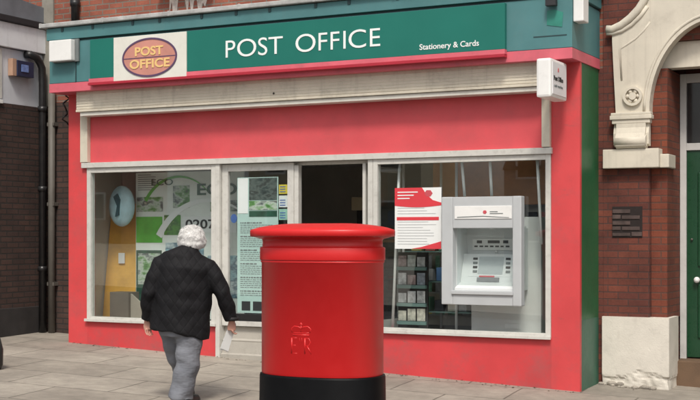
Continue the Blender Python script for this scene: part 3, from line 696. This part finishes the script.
# corbel block, scroll console, arch
def corbel(mx):
    X = (lambda x: mir(x)) if mx else (lambda x: x)
    def bx(b, a, c, *r, bev=.008): 
        a, c = sorted((X(a), X(c))); b.box(a, c, *r, bev=bev)
    b = MB(); bx(b, .42, 1.03, .60, .775, 2.325, 2.53); bx(b, 1.0, 1.12, .68, 1.0, 2.325, 2.47); cbk = b.build('corbel_block', M['stucco'], hs_)
    b = MB(); bx(b, .50, .955, .585, .70, 2.85, 2.895); bx(b, .52, .935, .60, .70, 2.805, 2.85); bx(b, .51, .945, .592, .70, 2.895, 2.925); b.build('capital', M['stucco'], cbk)
    b = MB()
    xa, xb = sorted((X(.57), X(.89)))
    prof = [(.70, 2.53), (.60, 2.535), (.565, 2.56), (.55, 2.60), (.555, 2.65), (.58, 2.70), (.60, 2.76), (.60, 2.805), (.70, 2.805)]
    b.prism(prof, xa, xb, 'x'); xa, xb = sorted((X(.535), X(.92))); b.prism([(.70, 2.56), (.62, 2.58), (.615, 2.70), (.64, 2.78), (.64, 2.805), (.70, 2.805)], xa, xb, 'x')
    b.tube([(xa+.02, .605, 2.615), (xb-.02, .605, 2.615)], .062, 16); b.build('scroll', M['stucco'], cbk)
corbel(False); corbel(True)
# spandrel outline (left half): outer concave sweep, inner arch line
outer = [(.555, 2.925), (.535, 3.30), (.515, 3.70), (.515, 3.80)]
sweep = [(.54, 3.82), (.64, 3.86), (.74, 3.93), (.83, 4.02), (.89, 4.11), (.93, 4.20), (.96, 4.30), (1.06, 4.36), (CXD, 4.40)]
inner = []
acx, acz, arx, arz = CXD, 2.93, .70, .95
for i in range(0, 17):
    a = R(180-90*i/16); inner.append((acx+arx*math.cos(a), acz+arz*math.sin(a)))
poly = outer+sweep+inner[::-1]
def spandrel(pts, y0, y1, name, par=None):
    b = MB(); b.prism(pts, y0, y1); b.prism([(mir(x), z) for x, z in pts], y0, y1); return b.build(name, M['stucco'], par or hs_)
po = spandrel(poly, .635, .795, 'porch_arch')
# raised mouldings: hood along the sweep, bead along the arch
def mould(path, rad, y, name, flat=.7):
    for f_ in (lambda x: x, mir): MB().tube([(f_(x), y, z) for x, z in path], rad, 10, flat).build(name, M['stucco'], po)
mould([(.455, 3.845)]+[(x-.02, z+.02) for x, z in sweep], .042, .62, 'hood_moulding')
mould([(.455, 3.80), (.52, 3.795), (.62, 3.815), (.73, 3.875), (.83, 3.965), (.90, 4.06)], .022, .628, 'hood_bead')
mould([(x-.055*math.cos(R(90*i/16)), z+.055*math.sin(R(90*i/16))) for i, (x, z) in enumerate(inner)], .016, .634, 'arch_bead')
mould([(.62, 3.28), (.60, 3.62), (.67, 3.66), (.77, 3.72), (.86, 3.80), (.93, 3.89)], .012, .636, 'panel_bead')
for cx in (.745, mir(.745)):
    b = MB(); b.ring(cx, 3.10, .105, .105, .028, .600, .636, 40); b.disc(cx, 3.10, .04, .04, .600, .636, 24)
    for i in range(6): b.ball((cx+.058*math.cos(R(60*i)), .625, 3.10+.058*math.sin(R(60*i))), (.024, .018, .024), 10, 8)
    b.build('rosette', M['stucco'], po)
box('lintel', M['stucco'], hs_, .92, mir(.92), .86, 1.052, 3.41, 3.69)
# door behind the porch
fr = MB(); fr.box(1.085, 1.155, 1.36, 1.44, .1, 3.40, .006); fr.box(mir(1.155), mir(1.085), 1.36, 1.44, .1, 3.40, .006)
fr.box(1.155, mir(1.155), 1.365, 1.435, 2.545, 2.625, .006); fr.box(1.155, mir(1.155), 1.365, 1.435, 3.30, 3.40, .006)
dfr = fr.build('door_frame', mat('porch_white', (.56, .55, .53), .5, .08, 3, grime=.2), hs_)
MB().box(1.156, mir(1.156), 1.40, 1.405, 2.626, 3.299).build('fanlight_pane', mat('fanlight_dark', (.03, .03, .03), .08, .2), dfr)
dg = MB(); dg.box(1.158, mir(1.158), 1.385, 1.43, .235, 2.543, .004)
for (z0_, z1_) in ((.45, 1.05), (1.25, 2.30)):
    for (a, c) in ((1.28, 1.57), (1.67, 1.96)): dg.box(a, c, 1.368, 1.384, z0_, z1_, .012)
dgo = dg.build('door', M['doorgreen'], hs_)
MB().ball((1.275, 1.345, 1.10), .035, 14, 10).build('door_knob', M['white'], dgo); MB().ball((1.215, 1.37, 1.55), .014, 8, 6).build('keyhole_cover', M['greypipe'], dgo)
b = MB(); b.box(1.09, mir(1.09), 1.05, 1.5, -.4, .22, .01); b.build('doorstep', M['stepstone'], hs_)
b = MB(); b.box(.905, mir(.905), 1.44, 1.5, -.3, 3.7); b.build('porch_back', M['brickpier'], hs_)

# ------------------------------------------------------------------ left neighbour
LX = -7.545
nb = thing('neighbour_building', (-8.5, 0, 0), 'neighbouring building with pale grey upper panels over sooty brick at far left', 'building')
b = MB(); b.box(-14., LX, -1.6, .98, -.5, 3.36); b.build('wall', M['brickdark'], nb)
b = MB(); b.box(-14., LX-.004, -1.595, .76, 3.362, 4.10, .004); up2 = b.build('upper_panel', M['palegrey'], nb)
b = MB(); b.box(-14., LX+.05, -1.65, .78, 4.11, 4.44, .006); b.build('fascia_band', mat('band_pale', (.72, .73, .75), .5, .07, 2, grime=.2, streak=.25), nb)
b = MB(); b.box(-14., LX+.09, -1.70, .80, 4.445, 4.53, .01); b.build('roof_edge', M['leaddark'], nb)
b = MB(); b.prism([(-1.6, 4.532), (.74, 4.532), (.74, 4.75), (-1.6, 4.95)], -14., LX+.02, 'x'); b.build('roof', M['lead'], nb)
b = MB(); b.box(LX-.002, LX+.03, -1.2, -.10, 3.35, 3.40, .004); b.build('sill', M['white'], nb)
wf = frame_rect(-1.2, -.10, 3.42, 4.08, 0, .02, .05)
for v in wf.bm.verts: x, y, z = v.co; v.co = (LX+.012-y, x, z)
wfo = wf.build('window', M['frame'], nb); MB().box(LX+.001, LX+.004, -1.15, -.15, 3.47, 4.03).build('pane', mat('dusk_pane', (.05, .06, .07), .05, .1), wfo)
b = MB(); b.box(LX, LX+.03, -1.6, .66, -.4, .62, .01); b.build('plinth', mat('black_plinth', (.03, .027, .026), .8, .3, 4, .3), nb)
# pilaster and dark return wall between the buildings
pil = thing('stone_pilaster', (-7.46, .73, 0), 'narrow grey stone strip between the neighbour and the teal fascia', 'pilaster')
MB().box(-7.56, -7.362, .712, .99, 3.38, 5.9, .006).build('shaft', M['stone'], pil)
b = MB(); b.box(-14., -7.563, .82, .99, 3.4, 7.6); b.build('upper_wall', M['brickup'], nb)
dw = MB().box(-7.54, -6.495, .73, .99, -.5, 3.43).build('party_wall', M['brickdark']); dw['label'] = 'sooty brick wall strip between the drainpipe and the pink pier'; dw['category'] = 'wall'
# pipes
bp = thing('drainpipe', (-7.46, .62, .2), 'black drainpipe with an elbow bend beside the pale grey panel', 'drainpipe')
MB().tube([(LX+.0, .36, 4.06), (LX+.07, .38, 4.06), (LX+.075, .50, 4.03), (LX+.08, .56, 3.97), (LX+.085, .60, 3.9), (LX+.085, .61, 3.7), (LX+.085, .61, .22)], .052, 14).build('pipe', M['blackpipe'], bp)
for zz in (3.3, 2.2, 1.1): MB().tube([(LX+.085, .61, zz), (LX+.085, .61, zz+.07)], .064, 14).build('collar', M['blackpipe'], bp)
gp = thing('drainpipe', (-7.34, .64, .2), 'slim grey brown drainpipe on the sooty wall left of the pink pier', 'drainpipe')
MB().tube([(-7.34, .66, .2), (-7.34, .66, 3.6)], .048, 14).build('pipe', M['greypipe'], gp)
for zz in (.9, 2.0, 3.1): MB().box(-7.40, -7.28, .63, .729, zz, zz+.05, .004).build('bracket', M['greypipe'], gp)
up_ = thing('drainpipe', (-6.94, .66, 4.3), 'dark downpipe on the red brick wall above the fascia', 'drainpipe')
MB().tube([(-6.94, .67, 4.31), (-6.94, .67, 7.5)], .055, 14).build('pipe', M['blackpipe'], up_); MB().tube([(-6.94, .67, 4.72), (-6.94, .67, 4.80)], .068, 14).build('collar', M['blackpipe'], up_)
sc = thing('wall_lamp', (LX+.06, .2, 3.8), 'small dark box lamp with bluish glass on the pale grey panel', 'lamp')
box('housing', mat('navy_case', (.02, .03, .07), .35, .2), sc, LX+.002, LX+.10, .10, .42, 3.74, 3.95); box('side_cap', mat('brown_cap', (.42, .26, .18), .6, .2), sc, LX+.002, LX+.085, .02, .098, 3.735, 3.965)
box('lens', mat('bluish_lens', (.16, .24, .50), .2, .3, 20), sc, LX+.101, LX+.108, .17, .31, 3.80, 3.90)
hw = MB()
pp = [(-6.56, .02+.05*math.sin(i*1.3), 3.42-.035*i) for i in range(12)]
hw.tube([(x+.02*math.sin(i*1.9), y, z) for i, (x, y, z) in enumerate(pp)], .011, 6); hwo = hw.build('loose_cable', M['black']); hwo['label'] = 'short twisted black cable hanging at the top left corner of the pink pier'; hwo['category'] = 'cable'

bgx, bgy = -5.665, -2.30
bg_ = thing('shopping_bag', (bgx, bgy, g(bgx, bgy)), 'black bag standing on the pavement at the far left edge of the photo', 'bag')
q = MB(); q.tube([(bgx, bgy, g(bgx, bgy)), (bgx, bgy, g(bgx, bgy)+.05), (bgx, bgy, g(bgx, bgy)+.22), (bgx, bgy, g(bgx, bgy)+.34), (bgx, bgy, g(bgx, bgy)+.38)], [(.13, .08), (.155, .10), (.16, .10), (.13, .07), (.10, .03)], 20, side=(0, 1, 0)); q.build('sack', M['shoe'], bg_)
q = MB(); q.tube([(bgx-.06, bgy, g(bgx, bgy)+.37), (bgx-.04, bgy, g(bgx, bgy)+.47), (bgx+.04, bgy, g(bgx, bgy)+.47), (bgx+.06, bgy, g(bgx, bgy)+.37)], .008, 8); q.build('handle', M['shoe'], bg_)

lf = MB()
for q in range(170):
    xx = random.uniform(-6.4, 1.0); far = xx > .36
    yy = (.62 if far else -.012)-abs(random.gauss(0, .10)); sz = random.uniform(.006, .020); a = random.uniform(0, 6.28); zz = g(xx, yy)+.004
    ca, sa = math.cos(a)*sz, math.sin(a)*sz
    lf.add([(xx-ca, yy-sa, zz), (xx+sa*.5, yy-ca*.5, zz+random.uniform(.001, .008)), (xx+ca, yy+sa, zz+.002), (xx-sa*.5, yy+ca*.5, zz+random.uniform(.001, .008))], [(0, 1, 2, 3)])
lfo = lf.build('leaf_litter', mat('dead_leaf', (.07, .05, .03), .9, .5, 40)); lfo['kind'] = 'stuff'; lfo['label'] = 'dead leaf bits and grit along the foot of the shopfront'; lfo['category'] = 'litter'

# ------------------------------------------------------------------ pillar box
PX, PYY = -.76, -3.63
pb = thing('pillar_box', (PX, PYY, g(PX, PYY)), 'red oval pillar box with black base and embossed royal cypher on the pavement', 'pillar box')
RX, RY = .522, .35
def oval(d, z, n=96, e=2.35):
    out = []
    for i in range(n):
        a = 2*math.pi*i/n; c, s = math.cos(a), math.sin(a)
        out.append(((RX+d)*math.copysign(abs(c)**(2/e), c), (RY+d)*math.copysign(abs(s)**(2/e), s), z))
    return out
def lathe(prof, name, m, par, cap_top=False, cap_bot=False, scale=None):
    b = MB(); n = 96; V = []
    for d, z in prof: V += oval(d, z, n)
    F = []
    for i in range(len(prof)-1):
        for k in range(n): F.append([i*n+k, i*n+(k+1) % n, (i+1)*n+(k+1) % n, (i+1)*n+k])
    if cap_top: F.append(list(range((len(prof)-1)*n, len(prof)*n)))
    if cap_bot: F.append(list(range(n))[::-1])
    b.add(V, F, True); return b.build(name, m, par, local=True)
gz = g(PX, PYY)
H = lambda z: z-gz                       # world height to local
ZB = 1.6-138/120                        # top of the black base (0.45)
lathe([(.03, -.05), (.03, .10), (.022, .12), (.016, H(ZB)-.02), (.012, H(ZB)-.005), (-.01, H(ZB)), (-.02, H(ZB))], 'base', M['boxblack'], pb)
zt = H(1.583)
body = lathe([(-.006, H(ZB)-.03), (-.004, H(ZB)+.002), (.0, H(ZB)+.01), (0, zt-.214), (.006, zt-.210), (.008, zt-.204), (.006, zt-.198), (.003, zt-.195), (.012, zt-.190), (.014, zt-.184), (.014, zt-.092), (.011, zt-.086), (.0, zt-.083), (-.006, zt-.078), (-.008, zt-.03), (.0, zt-.016), (.03, zt-.008), (.05, zt-.003), (.06, zt)], 'body', M['red'], pb)
cp = [(.05, zt+.001), (.086, zt+.004), (.094, zt+.012), (.094, zt+.050), (.089, zt+.060), (.07, zt+.066)]
for i in range(1, 12):
    t_ = i/12; cp.append((.07-(RY+.05)*t_, zt+.066+.048*(1-(1-t_)**2)**.8))
lathe(cp, 'cap', M['red'], pb, cap_top=True)
# embossed cypher on the face turned to the camera side
cy = MB()
cu_ = H(1.6-(322-235)/120); cl = H(1.6-(351-235)/120)
def front_y(x): 
    return -RY*(1-abs(x/RX)**2.35)**(1/2.35)
c0 = -.03
def emb(b, pts, r=.006):
    b.tube([(x, front_y(x)+.0046, z) for x, z in pts], r, 8)
zc = (cu_+cl)/2
crown = [(c0-.075, zc+.035), (c0+.075, zc+.035)]
emb(cy, crown, .008); emb(cy, [(c0-.08, zc+.055), (c0-.04, zc+.05), (c0, zc+.052), (c0+.04, zc+.05), (c0+.08, zc+.055)], .006)
for s_ in (-1, 1):
    emb(cy, [(c0+s_*.078, zc+.055), (c0+s_*.088, zc+.085), (c0+s_*.06, zc+.105), (c0+s_*.02, zc+.10), (c0, zc+.085)], .007)
emb(cy, [(c0, zc+.055), (c0, zc+.115)], .006); emb(cy, [(c0-.014, zc+.122), (c0+.014, zc+.122)], .007); emb(cy, [(c0, zc+.11), (c0, zc+.137)], .006)
# E II R
def st_(pts, r=.006): emb(cy, [(c0+x, zc+z) for x, z in pts], r)
st_([(-.085, -.115), (-.085, .01)], .008); 
for z_, x_ in ((.01, -.035), (-.05, -.045), (-.115, -.033)): st_([(-.085, z_), (x_, z_)])
st_([(-.012, -.03), (-.012, .012)], .005); st_([(.008, -.03), (.008, .012)], .005)
st_([(.035, -.115), (.035, .01)], .008); st_([(.035, .01), (.07, .008), (.085, -.02), (.07, -.05), (.035, -.053)]); st_([(.055, -.053), (.092, -.115)], .007)
cy.build('royal_cypher', M['red'], body, local=True)
pb.rotation_euler = (0, 0, R(4))

# ------------------------------------------------------------------ the man walking towards the door
# local frame: x = to the right as seen from behind, y = away from the street, z up; feet at z = 0
FX, FY = -2.58, -2.91
gzp = g(FX, FY)
pr = thing('person', (FX, FY, gzp), 'white-haired person seen from behind in black quilted jacket and grey jeans walking to the shop', 'person', rot=YAW)
def Z(py): return 1.6-(py-235)/105-gzp
def X_(px): return (px-190)/105
hd_c = Vector((X_(190.5), .07, Z(239)))
sh_l, sh_r = Vector((X_(161), .0, Z(263))), Vector((X_(207), .0, Z(266)))
el_l, el_r = Vector((X_(149), -.03, Z(293))), Vector((X_(222), -.02, Z(292)))
wr_l, wr_r = Vector((X_(146), .06, Z(320))), Vector((X_(231), .04, Z(321)))
hip_l, hip_r = Vector((X_(168), .04, Z(322))), Vector((X_(188), .0, Z(322)))
kn_r, an_r = Vector((X_(188), -.03, Z(363))), Vector((X_(181), -.02, .10))
kn_l, an_l = Vector((X_(172), .22, Z(358))), Vector((X_(181), .46, .10))
bd = MB()
def hand(b, w, d, curl, side):
    """w wrist, d direction of the hand, side = thumb side vector"""
    d = d.normalized(); s = side.normalized(); nrm = d.cross(s).normalized()
    b.tube([w-d*.03, w+d*.02, w+d*.06, w+d*.095], [(.026, .020), (.034, .019), (.042, .018), (.040, .015)], 12, side=None)
    for i, (o, ln) in enumerate(((-.036, .062), (-.0125, .074), (.0125, .078), (.037, .070))):
        p0 = w+d*.088+s*o; q = d; pts = [p0]
        for j, f in enumerate((.45, .30, .25)):
            a = curl*(j+.6); dd = (q*math.cos(a)+nrm*math.sin(a)).normalized(); pts.append(pts[-1]+dd*ln*f*1.05)
        b.tube(pts, [.0088, .0082, .0074, .006], 8)
    t0 = w+d*.03+s*.035
    b.tube([t0-s*.01, t0+s*.02+d*.025, t0+s*.022+d*.052+nrm*.012, t0+s*.014+d*.072+nrm*.022], [.012, .011, .009, .007], 8)
bd.ball(hd_c, (.078, .098, .115)); bd.ball(hd_c+Vector((0, .03, -.05)), (.062, .075, .08))
bd.tube([hd_c+Vector((0, .098, .0)), hd_c+Vector((0, .125, -.03)), hd_c+Vector((0, .105, -.042))], [.010, .016, .012], 8)
for s_ in (-1, 1): bd.ball(hd_c+Vector((s_*.08, .01, -.01)), (.012, .022, .033))
bd.tube([hd_c+Vector((0, -.03, -.08)), Vector((X_(188), -.01, Z(256)))], [.056, .066], 14)
bd.tube([Vector((X_(187), -.01, Z(252))), Vector((X_(185), -.01, Z(268))), Vector((X_(182), .0, Z(295))), Vector((X_(180), .0, Z(318))), Vector((X_(179), .0, Z(328)))], [(.12, .08), (.19, .115), (.165, .11), (.17, .12), (.15, .11)], 20, side=(0, 1, 0))
for a, e, w_ in ((sh_l, el_l, wr_l), (sh_r, el_r, wr_r)):
    bd.tube([a+Vector((0, 0, .02)), a.lerp(e, .5), e, e.lerp(w_, .4), w_], [.058, .050, .042, .040, .027], 14)
for h, k2, a in ((hip_l, kn_l, an_l), (hip_r, kn_r, an_r)):
    bd.tube([h, h.lerp(k2, .5), k2, k2.lerp(a, .35), a], [.095, .078, .058, .058, .038], 14)
    bd.tube([a, a+Vector((0, .06, -.055)), a+Vector((0, .16, -.075))], [.036, .034, .025], 10)
hand(bd, wr_l, Vector((.02, .05, -1)), .35, Vector((.5, .8, .05)))
hand(bd, wr_r, Vector((-.05, .12, -1)), .75, Vector((-.35, .9, .1)))
body_o = remeshed('body', bd, .0045, M['skin'], pr, 3)
for s_ in (-1, 1): MB().ball(hd_c+Vector((s_*.032, .092, .012)), .012, 12, 8).build('eye', M['white'], pr, local=True)
# hair: a fluffy cap with loose locks
hr = MB(); hr.ball(hd_c+Vector((0, -.015, .015)), (.118, .122, .112), 24, 16); hr.ball(hd_c+Vector((0, -.05, -.035)), (.108, .085, .075), 20, 14)
for s_ in (-1, 1): hr.ball(hd_c+Vector((s_*.075, -.01, -.02)), (.055, .065, .065), 16, 12)
hair = remeshed('hair', hr, .007, M['hair'], pr, 3, .007, 34.)
lk = MB()
for v in hair.data.vertices:
    for _ in range(2):
        n = v.normal; t_ = Vector((random.uniform(-1, 1), random.uniform(-1, 1), -.7)); t_ = (t_-n*t_.dot(n)).normalized()
        ln = random.uniform(.02, .045); wv = n.cross(t_)*.0016; p = v.co.copy()
        m_ = p+t_*ln*.5+n*.008; e_ = p+t_*ln+n*random.uniform(.0, .012)
        lk.add([p-wv, p+wv, m_+wv*.8, e_, m_-wv*.8], [(0, 1, 2, 3, 4)])
lk.build('hair_locks', M['hair'], hair, local=True)
# jacket
jk = MB()
jk.tube([Vector((X_(189), .01, Z(247.5))), Vector((X_(188), .0, Z(251))), Vector((X_(186), -.005, Z(257))), Vector((X_(184.5), -.01, Z(267))), Vector((X_(183), .0, Z(285))), Vector((X_(181.5), .005, Z(305))), Vector((X_(180), .005, Z(322))), Vector((X_(179), .005, Z(332)))],
        [(.085, .075), (.13, .09), (.225, .125), (.268, .155), (.275, .165), (.280, .17), (.285, .175), (.288, .178)], 28, side=(0, 1, 0))
for a, e, w_ in ((sh_l, el_l, wr_l), (sh_r, el_r, wr_r)):
    i_ = Vector((.07 if a.x < 0 else -.07, 0, .035))
    jk.tube([a+i_, a, a.lerp(e, .5), e, e.lerp(w_, .4), e.lerp(w_, .75), w_+(e-w_).normalized()*.008], [.07, .088, .088, .078, .074, .066, .062], 18)
jacket = remeshed('jacket', jk, .010, M['quilt'], pr, 5, .014, 9.)
for v in jacket.data.vertices:              # uneven hem dipping to the right
    if v.co.z < Z(318) and abs(v.co.x-X_(180)) < .3 : v.co.z -= .06*max(0, v.co.x-X_(180))/.3+.012*noise.noise(v.co*14)
cl_ = MB(); cl_.tube([Vector((X_(189), .015, Z(249))), Vector((X_(189.5), .02, Z(245.5)))], [(.09, .085), (.082, .08)], 24, cap=True); cl_.build('collar', mat('collar_cord', (.016, .014, .014), .8, .2, 20), jacket, local=True)
pk = MB(); pk.tube([wr_r+Vector((0, 0, .035)), wr_r+Vector((.0, 0, .0))], [.066, .064], 18); pk.build('cuff', mat('cuff_black', (.011, .010, .011), .7), jacket, local=True)
# trousers
tr_ = MB()
tr_.tube([Vector((X_(179), .0, Z(318))), Vector((X_(179), .0, Z(328))), Vector((X_(179), 0, Z(336)))], [(.20, .15), (.205, .155), (.17, .13)], 22, side=(0, 1, 0))
for h, k2, a, rr in ((hip_l, kn_l, an_l, (.115, .105, .085, .082, .078, .076)), (hip_r+Vector((.005, 0, 0)), kn_r, an_r+Vector((-.004, 0, 0)), (.138, .128, .112, .110, .116, .120))):
    tr_.tube([h, h.lerp(k2, .5), k2, k2.lerp(a, .4), k2.lerp(a, .8), a+Vector((0, 0, -.04))], list(rr), 18)
trousers = remeshed('trousers', tr_, .010, M['jeans'], pr, 4, .022, 8.)
def shoe(a, yaw=0., tip=0.):
    b = MB(); c = Vector((a.x, a.y, 0)); Rm = Matrix.Rotation(yaw, 4, 'Z') @ Matrix.Rotation(tip, 4, 'X')
    pts = [(0, -.07, .045), (0, 0, .05), (0, .09, .045), (0, .17, .035), (0, .205, .03)]; rs = [(.035, .04), (.046, .05), (.05, .043), (.045, .034), (.028, .022)]
    b.tube([c+(Rm @ Vector(p)) for p in pts], rs, 16, side=(1, 0, 0)); b.tube([c+Rm @ Vector((0, -.01, .05)), c+Rm @ Vector((0, -.015, .13))], [.048, .045], 14)
    o = remeshed('shoe', b, .006, M['shoe'], pr, 3)
    s = MB(); n = 28; out = [(.047*math.cos(2*math.pi*i/n)*(1+.12*math.sin(2*math.pi*i/n)), .065+.15*math.sin(2*math.pi*i/n)) for i in range(n)]
    V = [c+Rm @ Vector((x, y, z)) for z in (.0, .022) for x, y in out]
    s.add(V, [list(range(n))[::-1], list(range(n, 2*n))]+[[i, (i+1) % n, (i+1) % n+n, i+n] for i in range(n)]); s.build('sole', M['black'], o, local=True)
shoe(an_r+Vector((.05, 0, 0)), R(-28)); shoe(an_l, R(-6))
# rolled paper in the right hand
pa = MB(); top = wr_r+Vector((-.03, .05, -.02)); bot = Vector((X_(222.5), .10, Z(351)))
top = Vector((X_(229.5), .085, Z(330)))
ax = (bot-top).normalized(); sd_ = Vector((.93, .36, .10)); sd_ = (sd_-ax*sd_.dot(ax)).normalized(); nn = ax.cross(sd_).normalized()
L_ = (bot-top).length
def leaf(w0, w1, l0, l1, off, th, skew):
    A = [(-w0, l0), (w0, l0+skew*.4), (w1, l1), (-w1, l1-skew)]
    V = [top+sd_*u+ax*v+nn*(off+q*th+.006*math.cos(u*30)) for q in (0, 1) for u, v in A]
    pa.add(V, [(0, 1, 2, 3), (4, 5, 6, 7), (0, 1, 5, 4), (1, 2, 6, 5), (2, 3, 7, 6), (3, 0, 4, 7)])
leaf(.034, .044, -.07, L_*1.05, 0, .004, .02); leaf(.031, .040, -.065, L_*.97, -.007, .003, -.015); leaf(.033, .041, -.06, L_*1.0, .008, .003, .012)
Rz = Matrix.Translation((FX, FY, gzp)) @ Matrix.Rotation(YAW, 4, 'Z')
bmesh.ops.transform(pa.bm, matrix=Rz, verts=pa.bm.verts)
po_ = pa.build('folded_paper', M['paper']); po_['label'] = 'folded white paper held in the walking person\'s right hand'; po_['category'] = 'paper'

# ------------------------------------------------------------------ terrace across the road, seen only as reflections in the glass
def terrace(i, x0, x1, wallm, h):
    zb = g(x0, -5)-.3
    t = thing('terraced_house', ((x0+x1)/2, -38.2, zb), ('pale rendered', 'red brick', 'cream painted', 'grey rendered', 'brown brick', 'white rendered')[i]+' terraced house across the road facing the shop', 'house', 'terraced houses across the road')
    wl2 = MB(); wl2.box(x0, x1, -42, -38.05, zb-.5, zb+h); wl2.build('wall', wallm, t)
    r_ = MB(); r_.prism([(-42.3, zb+h), (-37.8, zb+h), (-40, zb+h+2.0)], x0, x1, 'x'); r_.build('roof', M['leaddark'], t)
    n = 3
    for fl in (0, 1):
        for k in range(n):
            cx = x0+(x1-x0)*(k+.5)/n; z0 = zb+.4+.9+fl*2.7
            if fl == 0 and k == 1:
                b = MB(); b.box(cx-.45, cx+.45, -38.05, -38.0, zb+.35, zb+2.5, .01); b.build('door', M['doorgreen'] if i % 2 else M['redtrim'], t); continue
            f_ = frame_rect(cx-.55, cx+.55, z0, z0+1.4, -38.045, -37.97, .09).build('window', M['white'], t)
            MB().box(cx-.46, cx+.46, -38.03, -38.02, z0+.09, z0+1.31).build('pane', mat('dark_pane', (.03, .035, .04), .05, .1), f_)
wm = [mat('render_pale', (.55, .53, .48), .8), M['brickup'], mat('render_cream', (.55, .48, .33), .8), mat('render_grey', (.33, .34, .35), .8), M['brickpier']]
xs_ = [(-56, -48), (-44, -35), (-27.5, -18.5), (-14.6, -8), (-4, 3), (7, 14)]
for i in range(6): terrace(i, *xs_[i], wm[i % 5], 4.4+.3*(i % 3))
